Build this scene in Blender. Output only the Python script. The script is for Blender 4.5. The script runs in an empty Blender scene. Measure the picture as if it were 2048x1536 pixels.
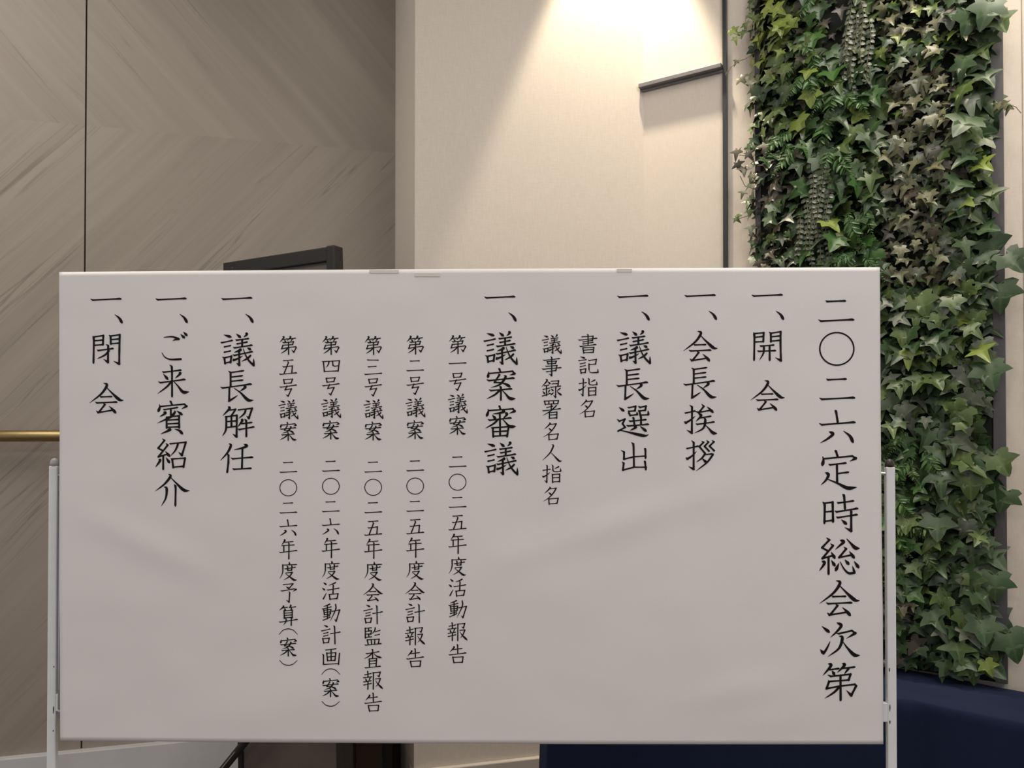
import bpy, bmesh, math, random
from mathutils import Vector, Matrix, noise
R = math.radians
C = bpy.context.scene.collection
sc = bpy.context.scene
random.seed(7)

# ------------------------------------------------------------------ camera
F = 1500.0; PITCH = R(0.7); CAMZ = 1.45
cam_d = bpy.data.cameras.new('camera'); cam = bpy.data.objects.new('camera', cam_d); C.objects.link(cam)
cam_d.sensor_width = 36; cam_d.lens = F / 2048 * 36; cam_d.shift_y = 64 / 2048
cam_d.clip_start = 0.02
cam.location = (0, 0, CAMZ); cam.rotation_euler = (R(90) + PITCH, 0, 0)
sc.camera = cam
sc.view_settings.view_transform = 'Standard'; sc.view_settings.look = 'None'
sc.view_settings.exposure = 0.65; sc.view_settings.gamma = 1.0; sc.view_settings.use_curve_mapping = False
sc.cycles.use_denoising = True
# ------------------------------------------------------------------ world and lights
W = bpy.data.worlds.new('world'); sc.world = W; W.use_nodes = True
W.node_tree.nodes['Background'].inputs[0].default_value = (0.80, 0.80, 0.84, 1)
W.node_tree.nodes['Background'].inputs[1].default_value = 0.32
def light(kind, name, loc, energy, color, aim=None, **k):
    d = bpy.data.lights.new(name, kind); o = bpy.data.objects.new(name, d); C.objects.link(o)
    o.location = loc; d.energy = energy; d.color = color
    for a, b in k.items(): setattr(d, a, b)
    if aim is not None:
        o.rotation_euler = (Vector(aim) - Vector(loc)).to_track_quat('-Z', 'Y').to_euler()
    return o
CEIL = 3.86
FILL_LIGHTS = [(-2.2, 1.30, 27), (1.15, 1.25, 25), (1.6, -0.9, 30), (-1.3, -1.9, 26)]  # unseen fill lights, added overhead to brighten the walls and the room
for (x, y, e) in FILL_LIGHTS:
    light('AREA', 'added_fill_light', (x, y, CEIL - 0.05), e, (1.0, 0.93, 0.86), aim=(x, y, 0), shape='RECTANGLE', size=1.2, size_y=1.2)
SPOTS = [  # x, y, aim, energy, cone, blend
    (0.425, 2.765, (0.40, 2.79, 0), 150, 46, 0.32),
    (1.42, 1.75, (1.45, 2.38, 2.1), 40, 58, 1.0),
]
for (x, y, aim, e, cone, bl) in SPOTS:
    light('SPOT', 'downlight_beam', (x, y, CEIL - 0.06), e, (1.0, 0.86, 0.66), aim=aim, spot_size=R(cone), spot_blend=bl, shadow_soft_size=0.03)

# ------------------------------------------------------------------ helpers
def ray(px, py):
    cx = (px - 1024) / F; cz = -(py - 832) / F
    return Vector((cx, math.cos(PITCH) - cz * math.sin(PITCH), math.sin(PITCH) + cz * math.cos(PITCH)))
CAM = Vector((0, 0, CAMZ))
def hit(px, py, P0, N):
    d = ray(px, py); t = (Vector(P0) - CAM).dot(N) / d.dot(N)
    return CAM + d * t
class Wall:
    """vertical plane: origin o (x,y), horizontal direction a; local frame x along, y outwards to the viewer, z up"""
    def __init__(s, ox, oy, dx, dy):
        l = math.hypot(dx, dy); s.o = Vector((ox, oy, 0)); s.a = Vector((dx / l, dy / l, 0))
        s.n = Vector((s.a.y, -s.a.x, 0))
        s.M = Matrix(((s.a.x, s.n.x, 0, ox), (s.a.y, s.n.y, 0, oy), (0, 0, 1, 0), (0, 0, 0, 1)))
    def uv(s, px, py, off=0.0):
        p = hit(px, py, s.o + s.n * off, s.n) - s.o
        return p.dot(s.a), p.z
    def pt(s, u, z, off=0.0): return s.o + s.a * u + s.n * off + Vector((0, 0, z))
def mesh_obj(name, bm, m, parent=None, smooth=False):
    me = bpy.data.meshes.new(name); bm.to_mesh(me); bm.free()
    if smooth:
        for p in me.polygons: p.use_smooth = True
    for mm in (m if isinstance(m, (list, tuple)) else [m]): me.materials.append(mm)
    o = bpy.data.objects.new(name, me); C.objects.link(o)
    if parent is not None: o.parent = parent
    return o
def box(bm, x0, x1, y0, y1, z0, z1, M=None, bev=0.0):
    vs = [bm.verts.new((x, y, z)) for x in (x0, x1) for y in (y0, y1) for z in (z0, z1)]
    fs = [bm.faces.new([vs[i] for i in q]) for q in ((0, 1, 3, 2), (4, 6, 7, 5), (0, 4, 5, 1), (2, 3, 7, 6), (0, 2, 6, 4), (1, 5, 7, 3))]
    if bev > 0:
        es = list({e for f in fs for e in f.edges})
        r = bmesh.ops.bevel(bm, geom=es, offset=bev, segments=2, affect='EDGES', profile=0.5)
        vs = list({v for f in r['faces'] for v in f.verts} | {v for v in vs if v.is_valid})
    if M is not None:
        for v in vs:
            if v.is_valid: v.co = M @ v.co
    bmesh.ops.recalc_face_normals(bm, faces=bm.faces[:])
    return vs
def tube(bm, pts, r, n=12, caps=True):
    pts = [Vector(p) for p in pts]; rings = []
    rr = r if isinstance(r, (list, tuple)) else [r] * len(pts)
    up = None
    for i, p in enumerate(pts):
        t = (pts[min(i + 1, len(pts) - 1)] - pts[max(i - 1, 0)]).normalized()
        if up is None: up = t.orthogonal().normalized()
        up = (up - t * up.dot(t)).normalized(); w = t.cross(up)
        rings.append([bm.verts.new(p + (up * math.cos(2 * math.pi * k / n) + w * math.sin(2 * math.pi * k / n)) * rr[i]) for k in range(n)])
    for a, b in zip(rings, rings[1:]):
        for k in range(n): bm.faces.new((a[k], a[(k + 1) % n], b[(k + 1) % n], b[k]))
    if caps: bm.faces.new(rings[0][::-1]); bm.faces.new(rings[-1])
def lathe(bm, prof, n=20, M=None):
    rings = []
    for (r, z) in prof: rings.append([bm.verts.new((r * math.cos(2 * math.pi * k / n), r * math.sin(2 * math.pi * k / n), z)) for k in range(n)])
    for a, b in zip(rings, rings[1:]):
        for k in range(n): bm.faces.new((a[k], a[(k + 1) % n], b[(k + 1) % n], b[k]))
    bm.faces.new(rings[0][::-1]); bm.faces.new(rings[-1])
    if M is not None:
        for rg in rings:
            for v in rg: v.co = M @ v.co
    bmesh.ops.recalc_face_normals(bm, faces=bm.faces[:])
def tag(o, label=None, cat=None, group=None, kind=None):
    if label: o['label'] = label
    if cat: o['category'] = cat
    if group: o['group'] = group
    if kind: o['kind'] = kind
    return o
def empty(name, loc=(0, 0, 0), rz=0):
    o = bpy.data.objects.new(name, None); C.objects.link(o); o.location = loc; o.rotation_euler = (0, 0, rz); return o

# ------------------------------------------------------------------ materials
def mat(name, col, rough=0.6, metal=0.0, var=0.0, vscale=8, bump=0.0, bscale=60, spec=0.5, sheen=0.0, stretch=(1, 1, 1), dist=0.002):
    m = bpy.data.materials.new(name); m.use_nodes = True; nt = m.node_tree; b = nt.nodes['Principled BSDF']
    b.inputs['Base Color'].default_value = (*col, 1); b.inputs['Roughness'].default_value = rough
    b.inputs['Metallic'].default_value = metal; b.inputs['Specular IOR Level'].default_value = spec
    if sheen: b.inputs['Sheen Weight'].default_value = sheen
    if var or bump:
        tc = nt.nodes.new('ShaderNodeTexCoord'); mp = nt.nodes.new('ShaderNodeMapping'); mp.inputs['Scale'].default_value = stretch
        nt.links.new(tc.outputs['Object'], mp.inputs[0])
    if var:
        n = nt.nodes.new('ShaderNodeTexNoise'); n.inputs['Scale'].default_value = vscale; n.inputs['Detail'].default_value = 5
        r = nt.nodes.new('ShaderNodeValToRGB')
        r.color_ramp.elements[0].position = 0.3; r.color_ramp.elements[1].position = 0.7
        r.color_ramp.elements[0].color = (*[c * (1 - var) for c in col], 1); r.color_ramp.elements[1].color = (*[min(1, c * (1 + var)) for c in col], 1)
        nt.links.new(mp.outputs[0], n.inputs['Vector']); nt.links.new(n.outputs['Fac'], r.inputs[0]); nt.links.new(r.outputs[0], b.inputs['Base Color'])
    if bump:
        n = nt.nodes.new('ShaderNodeTexNoise'); n.inputs['Scale'].default_value = bscale; n.inputs['Detail'].default_value = 3
        bp = nt.nodes.new('ShaderNodeBump'); bp.inputs['Strength'].default_value = bump; bp.inputs['Distance'].default_value = dist
        nt.links.new(mp.outputs[0], n.inputs['Vector']); nt.links.new(n.outputs['Fac'], bp.inputs['Height']); nt.links.new(bp.outputs[0], b.inputs['Normal'])
    return m
def mat_fabric_wall():
    m = mat('woven_wallpaper', (0.64, 0.575, 0.50), 0.75, spec=0.2); nt = m.node_tree; b = nt.nodes['Principled BSDF']
    tc = nt.nodes.new('ShaderNodeTexCoord'); hs = []
    for st in ((400, 400, 25), (40, 40, 450)):
        mp = nt.nodes.new('ShaderNodeMapping'); mp.inputs['Scale'].default_value = st
        n = nt.nodes.new('ShaderNodeTexNoise'); n.inputs['Scale'].default_value = 1; n.inputs['Detail'].default_value = 2
        nt.links.new(tc.outputs['Object'], mp.inputs[0]); nt.links.new(mp.outputs[0], n.inputs['Vector']); hs.append(n)
    ad = nt.nodes.new('ShaderNodeMath'); ad.operation = 'ADD'; nt.links.new(hs[0].outputs['Fac'], ad.inputs[0]); nt.links.new(hs[1].outputs['Fac'], ad.inputs[1])
    r = nt.nodes.new('ShaderNodeMapRange'); r.inputs[1].default_value = 0.6; r.inputs[2].default_value = 1.4; r.inputs[3].default_value = 0.0; r.inputs[4].default_value = 1.0
    nt.links.new(ad.outputs[0], r.inputs[0])
    mx = nt.nodes.new('ShaderNodeMix'); mx.data_type = 'RGBA'; mx.inputs[6].default_value = (0.60, 0.535, 0.46, 1); mx.inputs[7].default_value = (0.68, 0.62, 0.545, 1)
    nt.links.new(r.outputs[0], mx.inputs[0]); nt.links.new(mx.outputs[2], b.inputs['Base Color'])
    bp = nt.nodes.new('ShaderNodeBump'); bp.inputs['Strength'].default_value = 0.15; bp.inputs['Distance'].default_value = 0.0008
    nt.links.new(ad.outputs[0], bp.inputs['Height']); nt.links.new(bp.outputs[0], b.inputs['Normal'])
    return m
JOINT_Z = 2.615
def mat_chevron():
    """straight-grained veneer, mirrored at the horizontal joint: grain runs along (1,-1) above and (-1,-1) below"""
    m = bpy.data.materials.new('chevron_veneer'); m.use_nodes = True; nt = m.node_tree; b = nt.nodes['Principled BSDF']; L = nt.links.new
    tc = nt.nodes.new('ShaderNodeTexCoord'); sp = nt.nodes.new('ShaderNodeSeparateXYZ'); L(tc.outputs['Object'], sp.inputs[0])
    def mth(op, a, bb=None):
        n = nt.nodes.new('ShaderNodeMath'); n.operation = op
        for i, v in enumerate((a, bb)):
            if v is None: continue
            if isinstance(v, (int, float)): n.inputs[i].default_value = v
            else: L(v, n.inputs[i])
        return n.outputs[0]
    dz = mth('SUBTRACT', sp.outputs['Z'], JOINT_Z); av = mth('ABSOLUTE', dz); sg = mth('SIGN', dz)
    c = mth('ADD', mth('MULTIPLY', sp.outputs['X'], 0.74), mth('MULTIPLY', av, 0.67))      # across the grain
    s = mth('SUBTRACT', mth('MULTIPLY', av, 0.74), mth('MULTIPLY', sp.outputs['X'], 0.67)) # along the grain
    wob = nt.nodes.new('ShaderNodeTexNoise'); wob.inputs['Scale'].default_value = 2.2; wob.inputs['Detail'].default_value = 3
    cb0 = nt.nodes.new('ShaderNodeCombineXYZ'); L(c, cb0.inputs[0]); L(mth('MULTIPLY', s, 0.6), cb0.inputs[1]); L(sg, cb0.inputs[2]); L(cb0.outputs[0], wob.inputs['Vector'])
    c2 = mth('ADD', c, mth('MULTIPLY', mth('SUBTRACT', wob.outputs['Fac'], 0.5), 0.035))
    def streak(sc_c, sc_s, det, off):
        cb = nt.nodes.new('ShaderNodeCombineXYZ')
        L(mth('MULTIPLY', c2, sc_c), cb.inputs[0]); L(mth('MULTIPLY', s, sc_s), cb.inputs[1]); L(mth('ADD', mth('MULTIPLY', sg, 0.35), off), cb.inputs[2])
        n = nt.nodes.new('ShaderNodeTexNoise'); n.inputs['Scale'].default_value = 1; n.inputs['Detail'].default_value = det; n.inputs['Roughness'].default_value = 0.6
        L(cb.outputs[0], n.inputs['Vector']); return n.outputs['Fac']
    broad = streak(10, 0.45, 3, 3.1); fine = streak(48, 1.6, 5, 9.0); line = streak(22, 0.55, 2, 17.0); msk = streak(4, 1.1, 2, 40.0)
    v = mth('ADD', mth('MULTIPLY', broad, 0.70), mth('MULTIPLY', fine, 0.30))
    r = nt.nodes.new('ShaderNodeValToRGB'); e = r.color_ramp.elements
    e[0].position = 0.34; e[0].color = (0.275, 0.237, 0.195, 1); e[1].position = 0.66; e[1].color = (0.345, 0.303, 0.252, 1)
    L(v, r.inputs[0])
    # thin dark veins where 'line' crosses its mean
    d = mth('ABSOLUTE', mth('SUBTRACT', line, 0.5))
    lr = nt.nodes.new('ShaderNodeMapRange'); lr.inputs[1].default_value = 0.0; lr.inputs[2].default_value = 0.016; lr.inputs[3].default_value = 1.0; lr.inputs[4].default_value = 0.0; L(d, lr.inputs[0])
    mr = nt.nodes.new('ShaderNodeMapRange'); mr.inputs[1].default_value = 0.47; mr.inputs[2].default_value = 0.60; L(msk, mr.inputs[0])
    k = mth('MULTIPLY', mth('MULTIPLY', lr.outputs[0], mr.outputs[0]), 0.5)
    mx = nt.nodes.new('ShaderNodeMix'); mx.data_type = 'RGBA'; mx.inputs[7].default_value = (0.13, 0.105, 0.085, 1)
    L(k, mx.inputs[0]); L(r.outputs[0], mx.inputs[6]); L(mx.outputs[2], b.inputs['Base Color'])
    b.inputs['Roughness'].default_value = 0.5; b.inputs['Specular IOR Level'].default_value = 0.35
    bp = nt.nodes.new('ShaderNodeBump'); bp.inputs['Strength'].default_value = 0.1; bp.inputs['Distance'].default_value = 0.001; L(fine, bp.inputs['Height']); L(bp.outputs[0], b.inputs['Normal'])
    return m
M_wall = mat_fabric_wall(); M_chev = mat_chevron()
M_paint = mat('grey_painted_plinth', (0.58, 0.57, 0.565), 0.6, var=0.06, vscale=6, bump=0.1, bscale=90)
M_skirt = mat('cream_skirting', (0.50, 0.455, 0.40), 0.6, var=0.05, vscale=8, bump=0.1)
M_ceil = mat('ceiling_paint', (0.75, 0.72, 0.67), 0.9, bump=0.1, bscale=150)
M_floor = mat('carpet', (0.16, 0.13, 0.11), 0.95, var=0.25, vscale=60, bump=0.4, bscale=400)
M_dark = mat('dark_bronze_metal', (0.022, 0.025, 0.028), 0.4, 0.0, var=0.1, vscale=20)
M_ledge = mat('grey_aluminium', (0.16, 0.15, 0.155), 0.5, 0.0, var=0.08, vscale=20)
M_seam = mat('dark_joint', (0.012, 0.010, 0.008), 0.8, var=0.2)
M_brass = mat('brushed_brass', (0.36, 0.27, 0.125), 0.42, 1.0, var=0.12, vscale=40, stretch=(1, 1, 14), bump=0.05)
M_paper = mat('poster_paper', (0.80, 0.775, 0.76), 0.42, spec=0.35, bump=0.05, bscale=300)
M_ink = mat('black_ink', (0.008, 0.007, 0.008), 0.6, var=0.1, spec=0.15)
M_white = mat('white_painted_steel', (0.80, 0.81, 0.82), 0.4, var=0.03, vscale=30, bump=0.04)
M_board = mat('whiteboard_enamel', (0.72, 0.73, 0.74), 0.15, var=0.02)
M_alu = mat('bright_metal', (0.62, 0.62, 0.64), 0.25, 1.0, var=0.05)
M_cap = mat('brown_plastic_cap', (0.045, 0.030, 0.030), 0.35, var=0.1)
M_capl = mat('grey_plastic_cap', (0.42, 0.41, 0.40), 0.4, var=0.05)
M_rubber = mat('black_rubber', (0.02, 0.02, 0.02), 0.7, var=0.1)
M_black = mat('black_frame_paint', (0.014, 0.011, 0.010), 0.55, var=0.12, vscale=30)
M_panelb = mat('brown_laminate', (0.105, 0.085, 0.070), 0.5, var=0.08, vscale=12)
M_cab = mat('dark_brown_wood', (0.060, 0.038, 0.022), 0.5, var=0.2, vscale=9, stretch=(1, 1, .1))
M_chip = mat('chipped_paint_mark', (0.07, 0.05, 0.04), 0.7, var=0.2)
M_tape = mat('yellowed_tape', (0.74, 0.705, 0.64), 0.4, var=0.05)
M_table = mat('folding_table_top', (0.20, 0.15, 0.10), 0.5, var=0.1)
M_diff = bpy.data.materials.new('lamp_diffuser'); M_diff.use_nodes = True
M_diff.node_tree.nodes['Principled BSDF'].inputs['Emission Color'].default_value = (1, 0.86, 0.66, 1)
M_diff.node_tree.nodes['Principled BSDF'].inputs['Emission Strength'].default_value = 3
def mat_cloth():
    m = mat('navy_cloth', (0.0068, 0.0115, 0.034), 0.9, var=0.10, vscale=500, bump=0.25, bscale=900, sheen=0.08, spec=0.15, dist=0.001)
    m.node_tree.nodes['Principled BSDF'].inputs['Sheen Tint'].default_value = (0.35, 0.42, 0.75, 1)
    return m
M_cloth = mat_cloth()

# ------------------------------------------------------------------ structure
WL = Wall(-1.93, 2.83, 0.968, 0.25)      # chevron wall
WC = Wall(-0.355, 2.73, 0.97, 0.243)     # front of the column
U_C = math.hypot(0.522 + 0.355, 2.95 - 2.73)
WR = Wall(0.522, 2.95, 0.848, -0.53)     # slanted wall behind the plants
W0 = Wall(-0.50, 3.20, 0.145, -0.47)     # left side of the column
KICK = 0.205

def place(o, wall): o.matrix_world = wall.M; return o
bm = bmesh.new(); box(bm, -4.2, 4.2, -4.2, 4.0, -0.12, 0.0); tag(mesh_obj('floor', bm, M_floor), kind='structure')
bm = bmesh.new(); box(bm, -4.2, 4.2, -4.2, 4.0, CEIL, CEIL + 0.12); tag(mesh_obj('ceiling', bm, M_ceil), kind='structure')
# chevron wall: dark core, veneer panels proud of it
bm = bmesh.new(); box(bm, -1.9, 1.60, -0.16, -0.016, 0, CEIL); wl = place(mesh_obj('wall_left', bm, M_seam), WL); tag(wl, kind='structure')
us, _ = WL.uv(171, 300)
edges = [-1.9, us - 1.30, us, 1.60]
for i in range(3):
    for (z0, z1) in ((KICK, JOINT_Z), (JOINT_Z, CEIL)):
        bm = bmesh.new(); g = 0.0030
        box(bm, edges[i] + g, edges[i + 1] - g, -0.015, 0.0, z0, z1)
        p = mesh_obj('veneer_panel', bm, M_chev); p.parent = wl
# plinth of the chevron wall
bm = bmesh.new(); box(bm, -1.9, 1.56, -0.01, 0.030, 0, KICK, bev=0.003); tag(place(mesh_obj('baseboard_left', bm, M_paint), WL), kind='structure')
# column
def poly_prism(pts, z0, z1):
    bm = bmesh.new(); n = len(pts)
    a = [bm.verts.new((x, y, z0)) for x, y in pts]; b = [bm.verts.new((x, y, z1)) for x, y in pts]
    bm.faces.new(a[::-1]); bm.faces.new(b)
    for i in range(n): bm.faces.new((a[i], a[(i + 1) % n], b[(i + 1) % n], b[i]))
    bmesh.ops.recalc_face_normals(bm, faces=bm.faces[:])
    return bm
col_pts = [(-0.50, 3.20), (-0.355, 2.73), (0.522, 2.95), (0.60, 3.6), (-0.60, 3.55)]
tag(mesh_obj('wall_column', poly_prism(col_pts, 0, CEIL), M_wall), kind='structure')
# slanted wall
bm = bmesh.new(); box(bm, 0, 3.2, -0.15, 0.0, 0, CEIL); tag(place(mesh_obj('wall_right', bm, M_wall), WR), kind='structure')
# column skirting
bm = bmesh.new(); box(bm, -0.012, U_C - 0.03, 0.0, 0.022, 0, KICK, bev=0.004); box(bm, -0.012, 0.010, -0.47, 0.022, 0, KICK, bev=0.004)
tag(place(mesh_obj('baseboard_column', bm, M_skirt), WC), kind='structure')
bm = bmesh.new(); box(bm, 0.03, 3.1, 0.0, 0.018, 0, KICK, bev=0.004)
tag(place(mesh_obj('baseboard_right', bm, M_skirt), WR), kind='structure')
# black vertical strip and the ledge in the slanted wall
u1, _ = WR.uv(1447, 300); u2, _ = WR.uv(1455, 300)
bm = bmesh.new(); box(bm, u1, u2 + 0.002, 0, 0.012, 0, CEIL, bev=0.002); tag(place(mesh_obj('trim_1', bm, M_dark), WR), kind='structure')
_, zl = WR.uv(1447, 131)
bm = bmesh.new(); box(bm, -0.012, u1, 0, 0.030, zl - 0.017, zl, bev=0.002); box(bm, -0.012, u1, 0, 0.010, zl - 0.026, zl - 0.017)
tag(place(mesh_obj('trim_2', bm, M_ledge), WR), kind='structure')
# faint joint of the wall right of the plants
u3, _ = WR.uv(2041, 300)
bm = bmesh.new(); box(bm, u3 + 0.006, 3.2, 0.0, 0.006, 0, CEIL, bev=0.002); tag(place(mesh_obj('trim_3', bm, M_wall), WR), kind='structure')

# recessed downlights
for i, (x, y, aim, e, cone, bl) in enumerate(SPOTS):
    d = empty('downlight', (x, y, CEIL))
    tag(d, ['white recessed ceiling downlight nearest the column corner', 'white recessed ceiling downlight above the ivy wall'][i], 'ceiling light', 'recessed downlights')
    bm = bmesh.new(); rings = [(0.040, -0.02), (0.046, -0.004), (0.060, -0.004), (0.060, 0.0)]
    prev = None
    for (r, z) in rings:
        rg = [bm.verts.new((r * math.cos(k * math.pi / 16), r * math.sin(k * math.pi / 16), z)) for k in range(32)]
        if prev:
            for k in range(32): bm.faces.new((prev[k], prev[(k + 1) % 32], rg[(k + 1) % 32], rg[k]))
        prev = rg
    mesh_obj('trim_ring', bm, M_white, d)
    bm = bmesh.new(); bmesh.ops.create_circle(bm, cap_ends=True, segments=24, radius=0.040, matrix=Matrix.Translation((0, 0, -0.0015)) @ Matrix.Rotation(math.pi, 4, 'X')); mesh_obj('lens', bm, M_diff, d)
for (x, y, e) in FILL_LIGHTS:  # invented fixture frames around the added fill lights, out of view
    d = empty('added_fill_lamp', (x, y, CEIL))
    tag(d, {(-2.2, 1.30): 'unseen square fill lamp added above the brass rail', (1.15, 1.25): 'unseen square fill lamp added above the title end of the poster', (1.6, -0.9): 'unseen square fill lamp added behind the viewer on the right'}.get((x, y), 'unseen square fill lamp added behind the viewer on the left'), 'ceiling light', 'added square fill lamps')
    bm = bmesh.new()
    for (a, b, c, e2) in ((-.64, .64, -.64, -.60), (-.64, .64, .60, .64), (-.64, -.60, -.60, .60), (.60, .64, -.60, .60)): box(bm, a, b, c, e2, -0.04, -0.001)
    mesh_obj('fill_lamp_frame', bm, M_white, d)

# brass rail on the chevron wall
_, zr = WL.uv(40, 872, 0.07)
rail = empty('brass_rail'); rail.matrix_world = WL.M
tag(rail, 'round brass rail fixed across the chevron veneer wall, left of the poster', 'rail')
ra, _ = WL.uv(-420, 872, 0.07); rb, _ = WL.uv(560, 872, 0.07)
RR = 0.021
bm = bmesh.new(); tube(bm, [(ra, 0.07, zr), (rb, 0.07, zr)], RR, 24)
mesh_obj('bar', bm, M_brass, rail, smooth=False).data.polygons.foreach_set('use_smooth', [True] * 24 + [False] * 2)
for u in (ra + 0.15, rb - 0.15):
    bm = bmesh.new(); tube(bm, [(u, 0.0005, zr), (u, 0.008, zr), (u, 0.0081, zr), (u, 0.06, zr)], [0.026, 0.026, 0.010, 0.010], 16)
    mesh_obj('bracket', bm, M_brass, rail)

# ------------------------------------------------------------------ tall folded table standing on its side behind the poster
PR = Vector((-0.593, 2.55, 0)); PL = Vector((-1.072, 2.82, 0)); WF = Wall(PL.x, PL.y, PR.x - PL.x, PR.y - PL.y); LF = (PR - PL).length
_, ztr = WF.uv(674, 494); ztr = min(ztr, 2.2)
ft = empty('folded_panel_stand'); ft.matrix_world = WF.M
tag(ft, 'tall black-framed folded panel leaning upright behind the poster, left of the column', 'folding screen')
LEAN = 0.030
def lean(bm):
    for v in bm.verts: v.co.x += LEAN * (ztr - v.co.z)
    return bm
ub, _ = WF.uv(485, 1505); ub -= LEAN * (ztr - 0.25)
bm = bmesh.new(); box(bm, 0.0, LF, -0.022, 0.022, ztr - 0.050, ztr, bev=0.004); mesh_obj('top_rail', lean(bm), M_black, ft)
bm = bmesh.new(); box(bm, LF - 0.034, LF + 0.002, -0.024, 0.024, 0.05, ztr + 0.003, bev=0.005); mesh_obj('upright', lean(bm), M_black, ft)
bm = bmesh.new(); box(bm, ub, ub + 0.018, -0.024, 0.024, 0.05, ztr - 0.02, bev=0.005); mesh_obj('upright', lean(bm), M_black, ft)
bm = bmesh.new(); box(bm, ub + 0.018, LF - 0.034, -0.010, 0.010, 0.10, ztr - 0.050); mesh_obj('panel', lean(bm), M_panelb, ft)
bm = bmesh.new(); box(bm, ub, LF, -0.02, 0.02, 0.05, 0.10, bev=0.004); mesh_obj('bottom_rail', lean(bm), M_black, ft)
# angled brace with bright strip
u_b, z_b = WF.uv(487, 1488, 0.06); u_c, z_c = WF.uv(440, 1546, 0.06)
d = Vector((u_c - u_b, 0, z_c - z_b)); A = Vector((u_b, 0.06, z_b)) - d * 1.5; B = A + d.normalized() * ((A.z - 0.03) / -d.normalized().z)
bm = bmesh.new(); tube(bm, [A, B], 0.014, 12); br = mesh_obj('brace', bm, M_black, ft)
bm = bmesh.new(); off = Vector((0.003, 0.0145, 0.003)); A2 = Vector((u_b, 0.06, z_b)) + d * 0.25 + off; tube(bm, [A2, A2 + d * 2.2], 0.0028, 8); mesh_obj('bright_strip', bm, M_alu, br)
bm = bmesh.new(); tube(bm, [A + Vector((0, -0.06, 0)), A + Vector((0, 0.012, 0))], 0.012, 12); mesh_obj('pivot_pin', bm, M_black, ft)
for u in (ub + LEAN * ztr + 0.01, LF - 0.04 + LEAN * ztr):
    bm = bmesh.new(); lathe(bm, [(0.012, 0.0), (0.022, 0.004), (0.022, 0.04), (0.010, 0.055)], 16, Matrix.Translation((u, 0, 0))); mesh_obj('foot', bm, M_rubber, ft)

# dark cabinet standing between that and the column
cb = empty('low_cabinet', (-0.553, 2.92, 0), R(-8))
tag(cb, 'low black-framed dark brown cabinet beside the foot of the column', 'cabinet')
w2 = 0.095
bm = bmesh.new(); box(bm, -w2 + 0.006, w2 - 0.006, 0.012, 0.22, 0.03, 0.86); mesh_obj('body', bm, M_cab, cb)
for s in (-1, 1):
    bm = bmesh.new(); x0 = -w2 if s < 0 else w2 - 0.040; box(bm, x0, x0 + 0.040, -0.006, 0.03, 0.0, 0.87, bev=0.003); mesh_obj('frame_post', bm, M_black, cb)
bm = bmesh.new(); box(bm, -w2 + 0.040, w2 - 0.040, 0.0, 0.014, 0.04, 0.85, bev=0.002); mesh_obj('door', bm, M_cab, cb)
bm = bmesh.new(); box(bm, -w2, w2, -0.008, 0.225, 0.87, 0.89, bev=0.003); mesh_obj('top', bm, M_black, cb)

# ------------------------------------------------------------------ poster on the whiteboard stand
AP = R(1.02)
WP = Wall(0, 1.5, math.cos(AP), -math.sin(AP))
TL = WP.uv(127, 547); TR = WP.uv(1753, 536.5); BR = WP.uv(1760, 1482.5); BL = WP.uv(129, 1475.5)
PU0, PU1, PZ0, PZ1 = TL[0], TR[0], BL[1], TL[1]
def wave(u, z):
    s = (u - PU0) / (PU1 - PU0); t = (z - PZ0) / (PZ1 - PZ0)
    v = Vector((u * 1.6, z * 2.6, 3.3))
    h = 0.010 * noise.noise(v) + 0.0035 * noise.noise(Vector((u * 5 + z * 3, z * 6 - u * 2, 7.7)))
    h += 0.0016 * noise.noise(Vector((u * 11 - z * 5, z * 12 + u * 4, 1.7)))
    def bump(cx, cz, rx, rz, a, rot=0):
        dx = u - cx; dz = z - cz; x = dx * math.cos(rot) + dz * math.sin(rot); y = -dx * math.sin(rot) + dz * math.cos(rot)
        return a * math.exp(-(x / rx) ** 2 - (y / rz) ** 2)
    h += bump(0.22, 1.26, 0.22, 0.035, 0.006, R(18)) + bump(0.36, 1.10, 0.05, 0.09, 0.005, 0) + bump(-0.74, 1.22, 0.16, 0.03, 0.005, R(-25))
    h += bump(-0.45, 0.90, 0.10, 0.05, 0.004, 0.4) + bump(0.45, 0.93, 0.14, 0.03, 0.004, 0.2)
    edge = min(1, t / 0.05) * min(1, (1 - t) / 0.06)
    return 0.014 + 0.40 * h * (0.35 + 0.65 * edge) * (0.6 + 0.4 * min(1, s / 0.05) * min(1, (1 - s) / 0.05))
def bil(s, t):
    # s left-right, t bottom-top; gentle bow of the lower edge
    b = (BL[0] + (BR[0] - BL[0]) * s, BL[1] + (BR[1] - BL[1]) * s - 0.0022 * math.sin(math.pi * s))
    a = (TL[0] + (TR[0] - TL[0]) * s, TL[1] + (TR[1] - TL[1]) * s + 0.0012 * math.sin(math.pi * s * 1.3))
    return b[0] + (a[0] - b[0]) * t, b[1] + (a[1] - b[1]) * t
poster = empty('poster'); poster.matrix_world = WP.M
tag(poster, 'large white paper poster with columns of black Japanese text, on the white stand', 'poster')
NX, NZ = 190, 110
bm = bmesh.new(); front = []; back = []
for j in range(NZ + 1):
    rf = []; rb_ = []
    for i in range(NX + 1):
        u, z = bil(i / NX, j / NZ); w = wave(u, z)
        # softly rounded corners of the sheet
        rf.append(bm.verts.new((u, w, z))); rb_.append(bm.verts.new((u, w - 0.0012, z)))
    front.append(rf); back.append(rb_)
for j in range(NZ):
    for i in range(NX):
        bm.faces.new((front[j][i], front[j][i + 1], front[j + 1][i + 1], front[j + 1][i]))
        bm.faces.new((back[j][i], back[j + 1][i], back[j + 1][i + 1], back[j][i + 1]))
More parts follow.
